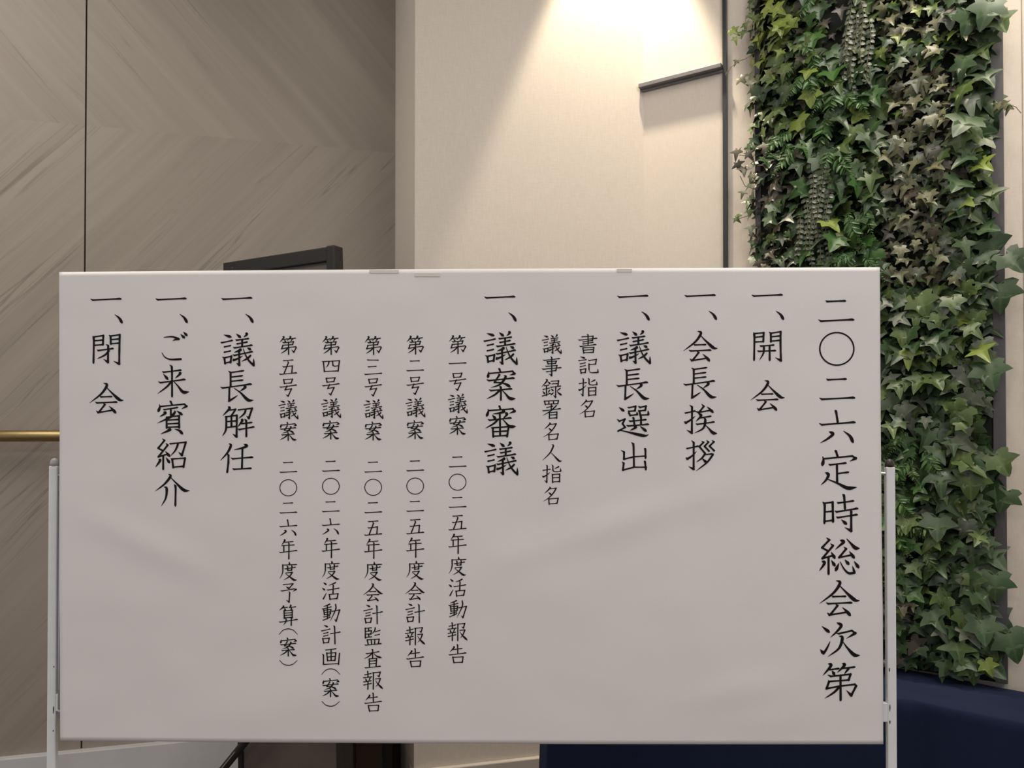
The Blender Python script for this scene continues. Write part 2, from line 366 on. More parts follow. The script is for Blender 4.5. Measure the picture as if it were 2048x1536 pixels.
for j in range(NZ):
    for i in (0, NX): bm.faces.new((front[j][i], front[j + 1][i], back[j + 1][i], back[j][i]))
for i in range(NX):
    for j in (0, NZ): bm.faces.new((front[j][i], front[j][i + 1], back[j][i + 1], back[j][i]))
bmesh.ops.recalc_face_normals(bm, faces=bm.faces[:])
sheet = mesh_obj('paper_sheet', bm, M_paper, poster, smooth=False)
for i_, p in enumerate(sheet.data.polygons): p.use_smooth = i_ < NX * NZ * 2
# strips of tape seen along the top edge
for (x0, x1, y0, y1) in ((742, 800, 543, 549), (832, 882, 549, 556), (1232, 1262, 541, 547)):
    bm = bmesh.new(); c = [WP.uv(x0, y1), WP.uv(x1, y1), WP.uv(x1, y0), WP.uv(x0, y0)]
    v0 = [bm.verts.new((u, wave(u, z) + 0.0009, z)) for u, z in c]; v1 = [bm.verts.new((u, wave(u, z) + 0.0002, z)) for u, z in c]
    bm.faces.new(v0); bm.faces.new(v1[::-1])
    for k in range(4): bm.faces.new((v0[k], v1[k], v1[(k + 1) % 4], v0[(k + 1) % 4]))
    mesh_obj('tape', bm, M_tape, poster)

# ---- lettering: brush strokes of every character, drawn in zoomed pixels of the print
#      h level stroke  v upright stroke  l plain line  b bent line  k line ending in a flick  p/f sweep to the left (with/without
#      entry)  n sweep to the right  d dot  u swelling curve  c even curve  o ring
G = {}
def glyph(ch, z, em, s):
    st = []; xs = []; ys = []
    for part in s.split(';'):
        t = part.split()
        if not t: continue
        q = [float(x) for x in t[1:]]
        if t[0] == 'o':
            cx, cy, rx, ry = q; pts = [(cx + rx * math.cos(a * math.pi / 24), cy + ry * math.sin(a * math.pi / 24)) for a in range(49)]
        else: pts = list(zip(q[0::2], q[1::2]))
        st.append((t[0], pts)); xs += [p[0] for p in pts]; ys += [p[1] for p in pts]
    cx = (min(xs) + max(xs)) / 2; cy = (min(ys) + max(ys)) / 2; k = 1 / (z * em)
    G[ch] = [(a, [((x - cx) * k, (y - cy) * k) for x, y in pts]) for a, pts in st]
T = 9.6
glyph('二', 10.24, 83, "h 262 185 682 195;h 120 575 855 580")
glyph('〇', 10.24, 83, "o 501 1205 349 334")
glyph('一', T, 71, "h 122 182 718 186")
glyph('、', T, 71, "d 580 492 665 560 718 648")
glyph('六', T, 83, "v 430 -100 487 140;h 130 155 830 142;p 320 315 395 362 280 460 150 535;d 598 302 720 400 778 515")
glyph('定', T, 83, "v 425 668 480 795;d 195 790 208 860 190 955;k 215 835 760 782 828 825 710 885;h 305 935 650 920;l 468 965 472 1300;l 490 1118 690 1092;p 245 1098 305 1140 260 1240 160 1342;n 285 1225 480 1305 670 1395 850 1382")
glyph('時', T, 83, "v 190 210 228 625;b 225 240 385 218 393 590;l 235 405 390 392;l 235 585 390 565;v 575 60 622 350;h 465 218 795 198;h 420 383 875 345;h 448 495 865 462;k 720 365 742 400 740 770 615 700;d 555 555 645 635")
glyph('総', T, 83, "b 270 908 325 950 185 1098 285 1155;b 350 1022 395 1060 190 1305 385 1250;d 360 1182 425 1295;l 308 1290 306 1600;p 180 1355 230 1395 130 1545;d 362 1340 425 1440;p 530 952 600 985 530 1050 435 1135;n 658 930 740 1020 820 1100 908 1112;b 605 1085 645 1120 510 1285 745 1238;d 708 1168 795 1290;d 505 1395 445 1530;u 530 1370 600 1500 690 1585 800 1580;f 805 1580 765 1450;d 620 1330 690 1410;d 798 1358 880 1475")
glyph('会', T, 83, "p 450 95 525 140 400 330 130 540;n 510 185 620 300 800 465 900 480;h 362 390 640 400;h 252 515 755 525;b 440 550 475 575 345 738;b 280 715 322 755 640 702;d 568 610 655 690 712 758")
glyph('次', T, 83, "d 178 22 310 128;f 205 545 270 440 335 305;d 145 465 200 535;p 460 -50 545 5 450 130 335 235;k 450 152 500 160 745 102 812 150 640 255;p 505 205 565 240 500 440 285 605;n 575 315 660 430 790 565 905 578")
glyph('第', T, 83, "p 292 735 345 775 190 965;l 320 852 500 828;d 365 872 410 940;p 560 732 605 765 465 910;l 570 825 805 800;f 692 818 600 935;b 285 950 345 980 722 938 685 1050 310 1078;b 297 1055 308 1085 262 1215 500 1170;k 262 1215 500 1170 800 1132 830 1160 735 1345 640 1245;l 528 960 532 1435;f 500 1190 400 1290 230 1400")
glyph('開', T, 71, "v 155 905 165 1445;b 185 930 350 915 340 1085 190 1092;l 185 1003 345 985;b 452 900 485 925 488 1085;k 485 925 675 895 672 1100 682 1450 568 1390;l 490 993 665 975;l 488 1078 668 1058;h 270 1158 552 1155;h 222 1255 585 1262;f 352 1170 345 1300 265 1445;l 462 1165 465 1440")
glyph('長', T, 71, "b 270 825 312 855 312 1120;l 312 855 562 820;l 325 942 542 915;l 325 1022 548 1000;h 112 1128 718 1082;l 288 1150 280 1400;f 275 1402 360 1350 450 1290;p 562 1112 592 1138 490 1215;n 380 1155 500 1240 640 1378 750 1385")
glyph('挨', T, 71, "k 235 140 280 175 278 675 175 615;h 135 282 345 255;u 330 258 400 280 440 330;f 170 475 260 420 345 350;d 130 455 172 485;b 465 120 505 165 415 278 640 238;d 570 170 680 275;p 420 315 455 345 355 455;l 440 385 645 352;h 350 492 715 468;p 505 395 535 420 500 580 325 680;n 545 530 600 585 680 670 765 685")
glyph('拶', T, 71, "k 268 830 308 870 305 1380 205 1325;h 160 972 400 940;f 195 1180 280 1120 365 1035;d 155 1160 195 1185;b 460 840 495 865 415 945 525 1075;b 555 825 590 860 515 940 600 1030;b 660 825 695 855 610 935 700 1025;f 525 1085 460 1170 355 1245;l 520 1100 670 1085;f 680 1095 560 1250 350 1415;d 470 1175 545 1245")
glyph('議', T, 71, "d 190 145 320 185;h 125 285 360 255;h 185 370 325 352;h 185 472 325 455;b 160 570 200 590 215 695;b 205 585 335 555 320 675;l 215 685 320 665;d 428 128 505 192;p 600 110 630 135 570 190;h 410 235 670 220;h 425 308 645 285;h 362 378 738 348;l 540 235 540 365;p 480 420 510 435 385 485;h 355 522 745 472;k 482 460 488 725 430 685;f 375 635 460 600 555 548;d 365 605 392 632;u 560 410 610 540 680 650 765 735;f 765 735 762 600;f 700 545 640 600 530 655;d 640 395 700 425")
glyph('選', T, 71, "d 172 185 262 252;b 135 415 180 450 285 410 240 500 290 570 155 640;n 155 635 260 640 640 728 745 705;b 330 180 365 190 490 165 478 250 355 262;b 350 245 365 300 385 340 515 325;f 520 325 515 270;b 540 160 575 185 690 160 675 240 550 255;b 545 240 565 265 580 335 735 325;f 738 325 728 245;h 355 435 700 425;h 310 522 748 515;v 430 370 468 520;v 575 350 595 510;p 455 550 495 570 380 630;d 580 550 692 640")
glyph('出', T, 71, "v 400 850 452 1330;b 205 1005 262 1040 260 1175 460 1128 680 1115;v 650 960 675 1160;b 222 1225 255 1255 240 1385 450 1330 690 1330;v 645 1205 680 1380")
glyph('案', T, 71, "v 400 160 440 240;d 215 225 200 335;k 225 262 670 218 712 265 615 295;h 172 375 712 355;b 400 268 420 290 325 432 450 440;d 450 442 540 465 618 512;p 505 300 540 330 430 470 250 535;h 218 570 665 560;v 420 500 448 775;f 420 590 330 670 175 750;n 475 585 540 655 620 740 730 745")
glyph('審', T, 71, "v 405 870 440 945;d 200 935 210 980 180 1070;k 215 968 680 935 718 980 605 1025;p 470 965 515 985 430 1015 290 1035;d 285 1055 345 1120;p 530 1010 570 1040 490 1120;h 195 1132 655 1115;l 430 1025 435 1260;f 400 1135 310 1220 150 1310;n 485 1135 540 1195 620 1272 742 1272;b 265 1290 295 1310 305 1470;b 290 1300 600 1275 570 1465;l 300 1375 580 1358;l 300 1460 575 1445;l 435 1290 435 1450")
glyph('解', T, 71, "p 248 125 278 160 145 300;b 262 190 395 175 315 300;b 200 310 215 330 215 500;f 216 500 200 590 140 690;k 200 318 420 290 412 700 335 645;l 220 410 415 395;l 220 522 410 500;l 315 310 315 510;k 450 185 715 155 650 345 605 300;f 590 185 560 260 455 350;p 495 370 525 390 440 510;l 515 450 710 425;h 435 548 755 515;v 565 360 600 700")
glyph('任', T, 71, "p 270 835 308 870 240 1010 105 1160;b 240 1020 262 1060 260 1200 238 1380;p 558 845 615 878 520 920 365 955;l 530 930 520 1310;h 305 1105 735 1100;h 335 1310 705 1312")
glyph('ご', T, 71, "u 275 230 420 220 500 240 562 265;f 555 268 490 275 440 298;u 235 530 290 610 400 655 600 650;d 595 175 665 240;d 650 130 712 195")
glyph('来', T, 71, "v 385 760 428 1375;h 235 885 612 868;d 262 938 345 1035;p 558 910 588 930 490 1020;h 160 1080 690 1048;f 420 1075 330 1180 150 1315;n 460 1080 540 1165 640 1282 760 1280")
glyph('賓', T, 71, "v 385 108 430 190;d 190 175 195 230 168 310;k 205 218 665 172 708 212 610 265;h 255 265 545 240;l 405 265 410 385;p 265 325 305 345 195 415;p 470 300 488 322 400 420 145 540;d 520 300 620 372;l 325 440 330 630;b 325 425 565 395 568 625;l 335 480 560 465;l 335 552 560 540;l 330 618 565 605;p 350 655 395 665 215 745;d 485 650 570 680 628 738")
glyph('紹', T, 71, "b 240 838 280 872 160 1020 238 1062;b 310 925 342 962 165 1185 345 1132;d 300 1080 378 1172;l 258 1160 258 1425;p 170 1235 198 1258 110 1385;d 312 1200 375 1295;k 388 935 690 905 615 1155 545 1090;f 540 940 490 1060 400 1165;b 400 1215 430 1235 450 1390;b 430 1225 675 1210 645 1380;l 445 1385 645 1365")
glyph('介', T, 71, "p 360 848 400 885 290 1030 105 1175;n 400 905 500 1010 650 1150 765 1165;p 275 1090 325 1120 310 1300 222 1460;v 465 1040 492 1455")
glyph('閉', T, 71, "v 195 110 212 635;b 225 130 400 105 392 280 235 292;l 230 205 395 190;b 510 95 540 120 545 265;k 540 115 718 90 710 400 708 650 595 595;l 545 185 710 170;l 545 262 710 250;h 275 378 600 358;k 455 275 495 300 492 618 405 555;f 510 400 430 480 280 555")
S = 17.07
glyph('書', S, 41, "v 480 125 520 490;b 305 225 690 200 670 350;h 175 312 835 278;h 320 382 670 350;h 315 450 705 415;h 215 528 800 492;b 340 600 372 780;b 340 600 715 580 695 755;l 375 680 700 655;l 375 765 700 750")
glyph('記', S, 41, "d 245 905 405 955;h 175 1028 465 1010;h 225 1140 435 1115;h 225 1240 435 1205;b 220 1335 255 1350 280 1475;b 255 1345 440 1315 420 1450;l 275 1460 425 1440;b 510 1010 555 1035 800 995 770 1160 545 1175;l 545 1150 550 1350;u 550 1340 575 1420 640 1452 860 1440;f 855 1440 845 1310")
glyph('指', S, 41, "k 325 95 365 130 350 690 270 615;h 205 268 480 245;d 200 465 235 510;f 235 510 350 440 470 335;b 520 85 558 130 558 280 590 318 690 330 820 310;f 830 315 815 200;f 760 155 690 190 610 230;b 515 400 545 430 550 695;b 545 425 790 405 785 670;l 550 535 785 525;l 555 680 790 660")
glyph('名', S, 41, "f 450 870 380 950 260 1055;d 435 825 470 880;l 450 897 670 870;f 670 870 560 1050 400 1215 215 1330;d 405 1020 490 1090;l 410 1230 425 1425;b 415 1245 735 1215 690 1395;l 430 1415 695 1390")
glyph('事', S, 41, "h 215 158 805 125;b 345 220 372 230 400 305;b 355 220 680 205 650 285;l 400 300 660 280;b 300 370 340 385 700 355 660 535;h 180 458 855 435;h 320 552 670 530;k 480 45 522 85 520 705 425 635")
glyph('録', S, 41, "p 315 810 362 865 180 1080;d 385 895 470 965;l 270 1040 435 1010;h 210 1150 455 1115;l 345 1040 345 1370;d 220 1220 280 1310;f 450 1190 395 1280;h 180 1375 480 1300;b 505 885 760 865 735 1045;l 530 975 735 960;h 465 1072 840 1050;k 660 1070 655 1430 575 1355;d 500 1150 575 1205;f 520 1330 600 1260;d 480 1300 525 1335;f 810 1125 700 1210;n 700 1210 760 1290 870 1360")
glyph('署', S, 41, "b 250 200 282 215 310 325;b 270 205 760 185 735 295;l 310 315 740 290;l 430 205 430 300;l 590 195 590 290;l 515 295 515 490;h 340 412 575 380;h 200 512 840 470;f 690 355 560 480 430 580 215 700;l 450 580 450 800;b 450 600 705 575 700 790;l 460 680 700 665;l 450 790 700 775")
glyph('人', S, 41, "p 510 135 570 185 450 430 190 690;n 485 410 600 530 770 700 865 690")
glyph('号', S, 41, "b 345 125 375 265;b 345 130 650 110 605 240;l 375 260 605 240;h 200 362 795 320;b 460 345 395 480;k 395 475 615 440 500 690 420 630")
glyph('五', S, 41, "h 330 192 685 190;b 485 215 520 270 380 630;b 315 405 360 425 655 385 635 620;h 200 650 815 630")
glyph('年', S, 41, "p 360 830 398 850 290 1010;l 370 915 685 890;l 300 1030 730 1002;l 365 1040 365 1215;h 200 1238 825 1200;b 500 915 540 960 535 1480")
glyph('度', S, 41, "d 530 130 545 225;l 300 245 795 225;f 312 235 315 430 280 580 200 710;h 370 357 755 320;b 450 260 480 300 485 430;b 600 245 625 280 615 420;l 480 427 620 412;l 410 515 640 490;f 640 492 530 640 340 755;n 410 540 520 620 690 748 795 750")
glyph('活', S, 41, "d 265 905 358 978;d 220 1090 308 1162;f 260 1470 310 1370 375 1250;f 680 905 560 965 440 1000;h 375 1143 810 1105;b 580 970 602 1010 590 1300;b 440 1300 468 1320 490 1490;b 460 1315 765 1285 725 1460;l 485 1475 730 1450")
glyph('動', 11.38, 41, "f 320 75 240 110 165 135;h 135 178 360 140;b 180 210 195 320;b 185 215 345 200 330 300;l 190 265 335 250;l 195 318 335 300;l 262 105 265 410;h 165 362 325 335;h 150 435 335 370;k 370 240 545 205 465 460 420 415;f 450 80 450 200 325 470")
glyph('報', 11.38, 41, "h 145 642 310 620;h 115 708 325 695;v 210 560 232 700;d 175 730 195 785;f 280 720 245 790;h 120 803 310 785;h 120 873 315 845;l 232 800 228 975;l 355 600 352 975;k 335 602 512 585 482 685 435 660;l 400 742 515 730;f 515 732 460 860 400 920;n 405 780 460 860 575 970")
glyph('告', 11.38, 41, "p 250 1105 270 1125 175 1235;l 250 1175 455 1150;h 145 1282 550 1255;v 330 1050 355 1260;b 240 1345 268 1475;b 250 1350 475 1340 460 1465;l 265 1472 465 1462")
glyph('計', S, 41, "d 315 150 440 205;h 215 332 540 285;h 290 425 470 400;h 285 520 470 490;b 275 605 310 765;b 280 615 500 590 470 740;l 305 750 475 740;h 520 422 885 385;v 640 155 695 795")
glyph('監', S, 41, "l 280 945 280 1290;l 260 955 500 930;l 280 1060 480 1030;l 395 960 395 1050;b 395 1035 490 1030 470 1150;l 285 1150 480 1140;l 400 1150 400 1240;l 285 1265 505 1240;f 620 930 600 1030 500 1150;h 600 1062 795 1020;h 590 1182 780 1155;b 345 1345 375 1480;b 345 1345 755 1320 725 1475;l 480 1340 495 1480;l 605 1335 600 1475;h 250 1502 835 1480")
glyph('査', 10.97, 41, "h 185 272 490 245;v 320 180 342 390;f 330 275 260 340 155 400;n 365 275 430 340 545 380;l 265 400 272 575;b 265 400 430 390 418 560;l 275 450 420 440;l 275 510 420 498;h 160 582 522 565")
glyph('四', 10.97, 41, "b 145 685 180 705 200 915;b 175 695 530 675 500 905;l 200 910 500 900;f 300 705 285 760 240 830;b 380 690 388 780 430 798 490 788")
glyph('三', 10, 41, "h 55 0 293 18;h 70 140 250 140;h 0 285 360 280")
glyph('画', 8.53, 41, "h 160 497 355 485;b 190 555 205 690;b 190 560 345 550 330 685;l 200 625 335 612;l 200 688 335 680;l 265 495 265 685;b 110 570 135 590 135 750 395 735;l 408 560 392 750")
glyph('（', 8.53, 41, "c 112 928 180 858 265 835 350 858 420 928")
glyph('）', 8.53, 41, "c 112 1380 180 1445 265 1465 340 1445 412 1385")
glyph('予', 10.97, 41, "b 210 652 425 632 335 735;d 270 695 335 740;k 145 785 180 792 440 745 490 755 415 805;k 330 800 350 830 335 1035 270 985")
glyph('算', 10.97, 41, "p 200 1108 218 1130 125 1210;l 200 1157 310 1140;d 235 1165 260 1200;p 358 1088 378 1110 330 1165;l 365 1147 490 1130;d 395 1150 385 1190;b 230 1215 235 1385;b 230 1220 410 1205 408 1375;l 240 1270 405 1260;l 240 1320 405 1308;l 238 1372 405 1362;h 115 1452 530 1412;f 270 1390 275 1450 215 1535;l 390 1385 388 1540")
WV, WH = 0.056, 0.040        # stroke widths as a share of the character height
def catmull(P, n=7):
    if len(P) < 3: return [(P[0][0] + (P[-1][0] - P[0][0]) * i / n, P[0][1] + (P[-1][1] - P[0][1]) * i / n) for i in range(n + 1)]
    Q = [(2 * P[0][0] - P[1][0], 2 * P[0][1] - P[1][1])] + list(P) + [(2 * P[-1][0] - P[-2][0], 2 * P[-1][1] - P[-2][1])]
    out = []
    for i in range(1, len(Q) - 2):
        for k in range(n):
            t = k / n; a = []
            for c in (0, 1):
                p0, p1, p2, p3 = Q[i - 1][c], Q[i][c], Q[i + 1][c], Q[i + 2][c]
                a.append(0.5 * (2 * p1 + (p2 - p0) * t + (2 * p0 - 5 * p1 + 4 * p2 - p3) * t * t + (3 * p1 - p0 - 3 * p2 + p3) * t ** 3))
            out.append(tuple(a))
    out.append(P[-1]); return out
def arc(P):
    s = [0.0]
    for a, b in zip(P, P[1:]): s.append(s[-1] + math.hypot(b[0] - a[0], b[1] - a[1]))
    return s
def prof(tbl, t):
    for (a, b) in zip(tbl, tbl[1:]):
        if t <= b[0]: return a[1] + (b[1] - a[1]) * (t - a[0]) / max(1e-9, b[0] - a[0])
    return tbl[-1][1]
def dirw(a, b):
    dx, dy = abs(b[0] - a[0]), abs(b[1] - a[1]); k = dy / max(1e-9, math.hypot(dx, dy)); return WH + (WV - WH) * k
def stroke_ribbons(kind, P):
    """list of ribbons, each a list of (x, y, width)"""
    out = []
    def smooth(P, tbl, base):
        Q = catmull(P); s = arc(Q); return [(x, y, base * prof(tbl, a / s[-1])) for (x, y), a in zip(Q, s)]
    if kind == 'h':
        (x0, y0), (x1, y1) = P[0], P[-1]; L_ = math.hypot(x1 - x0, y1 - y0); k = min(1, L_ / 0.75)
        bx, by = x0 + 0.062 * k, y0 + 0.036 * k
        Q = [(x0, y0, WH * .25), (bx, by, WH * 1.25)]
        ey = y1 - 0.012 * k
        for t, w in ((0.12, 1.05), (0.35, .93), (0.6, .93), (0.8, 1.08)): Q.append((bx + (x1 - bx) * t, by + (ey - by) * t, WH * w))
        Q += [(x1 - 0.055 * k, ey + 0.002, WH * (1.1 + .35 * k)), (x1 - 0.018 * k, y1 - 0.004, WH * (0.9 + .3 * k)), (x1, y1, WH * .5)]
        out.append(Q)
    elif kind == 'v':
        (x0, y0), (x1, y1) = P[0], P[-1]; L_ = abs(y1 - y0); k = min(1, max(.45, L_ / 0.6)); bx = x0 + max(0.02, min(0.065 * k, x1 - x0 + 0.01)); by = y0 + 0.045 * k
        out.append([(x0, y0, WV * .2), (bx - .008, by, WV * 1.15), (bx + (x1 - bx) * .15, by + (y1 - by) * .15, WV * 1.0), (bx + (x1 - bx) * .5, (by + y1) / 2, WV * .88), (x1, y1 - 0.03 * k, WV * 1.0), (x1, y1, WV * .75)])
    elif kind == 'l':
        w = dirw(P[0], P[-1]); a, b = P[0], P[-1]; hz = abs(b[0] - a[0]) > abs(b[1] - a[1])
        out.append([(a[0], a[1], w * .95), (a[0] + (b[0] - a[0]) * .5, a[1] + (b[1] - a[1]) * .5, w * .9), (a[0] + (b[0] - a[0]) * .9, a[1] + (b[1] - a[1]) * .9, w * (1.2 if hz else 1.0)), (b[0], b[1], w * (.8 if hz else .95))])
    elif kind in 'bk':
        m = len(P) - 1; first = math.hypot(P[1][0] - P[0][0], P[1][1] - P[0][1])
        for i in range(m):
            a, b = P[i], P[i + 1]; w = dirw(a, b); last = i == m - 1
            if i == 0 and first < 0.11 and m > 1: out.append([(a[0], a[1], w * .3), (b[0], b[1], w * 1.15)])
            elif last and kind == 'k':
                out.append([(a[0], a[1], WV * 1.25), (a[0] + (b[0] - a[0]) * .35, a[1] + (b[1] - a[1]) * .35, WV * .95), (a[0] + (b[0] - a[0]) * .7, a[1] + (b[1] - a[1]) * .7, WV * .5), (b[0], b[1], WV * .12)])
            else: out.append([(a[0], a[1], w * 1.05), ((a[0] + b[0]) / 2, (a[1] + b[1]) / 2, w * .9), (b[0], b[1], w * 1.08)])
    elif kind == 'p':
        out.append(smooth(P, [(0, .25), (.10, 1.1), (.2, 1.3), (.5, 1.0), (.8, .62), (1, .12)], WV))
    elif kind == 'f':
        out.append(smooth(P, [(0, .95), (.15, 1.05), (.5, .85), (.8, .55), (1, .12)], WV))
    elif kind == 'n':
        out.append(smooth(P, [(0, .35), (.35, .85), (.62, 1.45), (.78, 1.6), (.9, .95), (1, .15)], WV))
    elif kind == 'd':
        out.append(smooth(P, [(0, .25), (.35, .85), (.75, 1.45), (.93, 1.35), (1, .9)], WV))
    elif kind == 'u':
        out.append(smooth(P, [(0, .35), (.4, .7), (.8, 1.05), (1, 1.0)], WV))
    elif kind == 'c':
        out.append(smooth(P, [(0, .6), (.5, 1.0), (1, .6)], WH * 1.05))
    elif kind == 'o':
        out.append([(x, y, WH * 0.88) for x, y in P])
    return out
def draw_char(bm, ch, cx, cy, em):
    lay = [0]
    def V(x, y):
        u, z = WP.uv(x, y, 0.014)
        return bm.verts.new((u, wave(u, z) + 0.0005 + lay[0] * 0.000012, z))
    for kind, P in G[ch]:
        for rib in stroke_ribbons(kind, P):
            lay[0] += 1
            pts = [(cx + x * em, cy + y * em, w * em * (1.12 if em < 50 else 1.03)) for x, y, w in rib]
            n = len(pts); Lv = []; Rv = []
            for i, (x, y, w) in enumerate(pts):
                ax, ay, _ = pts[max(0, i - 1)]; bx, by, _ = pts[min(n - 1, i + 1)]
                dx, dy = bx - ax, by - ay; l = math.hypot(dx, dy) or 1; nx, ny = -dy / l, dx / l
                Lv.append(V(x + nx * w / 2, y + ny * w / 2)); Rv.append(V(x - nx * w / 2, y - ny * w / 2))
            for i in range(n - 1): bm.faces.new((Lv[i], Lv[i + 1], Rv[i + 1], Rv[i]))
            if kind == 'o': continue
            for i in (0, n - 1):
                x, y, w = pts[i]
                if w < em * 0.012: continue
                lay[0] += 0.2
                bm.faces.new([V(x + math.cos(a * math.pi / 5) * w / 2, y - math.sin(a * math.pi / 5) * w / 2) for a in range(10)])
def column(chars, x, ys, em, label, xs=None):
    for i, (c, y) in enumerate(zip(chars, ys)):
        bm = bmesh.new(); draw_char(bm, c, xs[i] if xs else x, y, em)
        for f in bm.faces:
            f.normal_update()
            if f.normal.y < 0: f.normal_flip()
        mesh_obj('printed_character', bm, M_ink, poster)
column('二〇二六定時総会次第', 0, [620.5, 697.6, 776.7, 853, 938, 1024.8, 1111.5, 1195.3, 1279, 1363], 83, 'largest black title column at the right edge', [1672.6, 1674, 1674.7, 1675.1, 1678, 1680.7, 1679, 1678.7, 1679.8, 1678.5])
column('一、開会', 0, [590, 630.3, 692.3, 790.4], 71, 'black agenda column next to the title', [1534, 1559.1, 1534.4, 1535.6])
column('一、会長挨拶', 0, [590.4, 630.3, 691.9, 765.4, 837.5, 911.3], 71, 'third large column from the right', [1399.9, 1425, 1401, 1400, 1401.8, 1400.4])
column('一、議長選出', 0, [591.9, 631.3, 693.9, 768.1, 841.6, 912.3], 71, 'fourth large column from the right', [1265.3, 1290.6, 1266.9, 1266.1, 1266.3, 1267.8])
column('書記指名', 0, [687, 730, 773.6, 816.5], 41, 'short small column of four characters', [1175.4, 1176.3, 1175.6, 1173.8])
column('議事録署名人指名', 0, [688, 732, 776.3, 819, 862.3, 905.3, 947, 991], 41, 'small column of eight characters', [1103, 1103.3, 1103.6, 1103, 1101.3, 1104.3, 1103.3, 1101.3])
column('一、議案審議', 0, [593.5, 633.3, 695.6, 768.3, 842.1, 916.6], 71, 'large column in the middle', [999.5, 1024.4, 1000.3, 1002.1, 1001.3, 1001.6])
column('第一号議案二〇二五年度活動報告', 915, [689.1, 725.9, 763.1, 806.9, 850.6, 923.1, 964.3, 1004, 1044.8, 1087.5, 1131.3, 1175.1, 1218.3, 1262.6, 1306.5], 41, 'first small item column')
column('第二号議案二〇二五年度会計報告', 830.3, [690, 730.8, 771.3, 814.6, 859, 930.9, 972.1, 1011.8, 1052.5, 1095.3, 1139.4, 1181.9, 1226.3, 1270.9, 1314.6], 41, 'second small item column')
column('第三号議案二〇二五年度会計監査報告', 746.3, [691, 733.1, 774.4, 817.9, 861.8, 933.4, 974.6, 1014.5, 1055.5, 1097.4, 1141.3, 1184.1, 1228.5, 1271.6, 1315.6, 1359.6, 1403.1], 41, 'third small item column')
column('第四号議案二〇二六年度活動計画（案）', 661.7, [691, 732.3, 772.5, 816, 859.8, 931.6, 972.5, 1012.5, 1052.5, 1095.9, 1139.4, 1181.9, 1225.3, 1269, 1313, 1342.9, 1374.6, 1406.9], 41, 'fourth small item column')
column('第五号議案二〇二六年度予算（案）', 576.8, [691, 733.8, 775.2, 818.6, 862.5, 933.8, 975.4, 1015, 1055, 1098.4, 1141.5, 1185.6, 1230, 1262.9, 1293.6, 1325.4], 41, 'fifth small item column')
column('一、議長解任', 0, [596.3, 636.3, 698.8, 771.9, 843.4, 915.6], 71, 'third large column from the left', [473.8, 498.9, 475.4, 474.8, 477.3, 473.9])
column('一、ご来賓紹介', 0, [597.4, 636.8, 691.6, 761.6, 834.7, 907.9, 980.2], 71, 'second large column from the left', [342.8, 367.8, 349.8, 347.6, 344.3, 342.2, 345.6])
column('一、閉会', 0, [598, 637.4, 698.7, 795.8], 71, 'leftmost large column', [212.5, 237.5, 213.1, 213.9])

# ---- whiteboard stand
stand = empty('whiteboard_stand'); stand.matrix_world = WP.M
tag(stand, 'white steel wheeled whiteboard stand carrying the paper poster', 'whiteboard stand')
bx0, _ = WP.uv(123, 1000, -0.02); bx1, _ = WP.uv(1756, 1000, -0.02); _, bz1 = WP.uv(900, 560, -0.02); _, bz0 = WP.uv(900, 1440, -0.02)
bm = bmesh.new(); box(bm, bx0 + 0.012, bx1 - 0.012, -0.030, -0.012, bz0 + 0.012, bz1 - 0.012); board = mesh_obj('whiteboard', bm, M_board, stand)
bm = bmesh.new()
for (a, b, c, d_) in ((bx0, bx1, bz1 - 0.018, bz1), (bx0, bx1, bz0, bz0 + 0.018)): box(bm, a, b, -0.034, -0.010, c, d_, bev=0.003)
for (a, b) in ((bx0, bx0 + 0.018), (bx1 - 0.018, bx1)): box(bm, a, b, -0.034, -0.010, bz0 + 0.018, bz1 - 0.018, bev=0.003)
mesh_obj('board_frame', bm, M_alu, board)
PO = -0.0165; PD = 0.0055
pl0, pzl = WP.uv(97, 932, -0.011); pl1, _ = WP.uv(114.5, 932, -0.011)
pr0, pzr = WP.uv(1772.5, 934, -0.011); pr1, _ = WP.uv(1791, 934, -0.011)
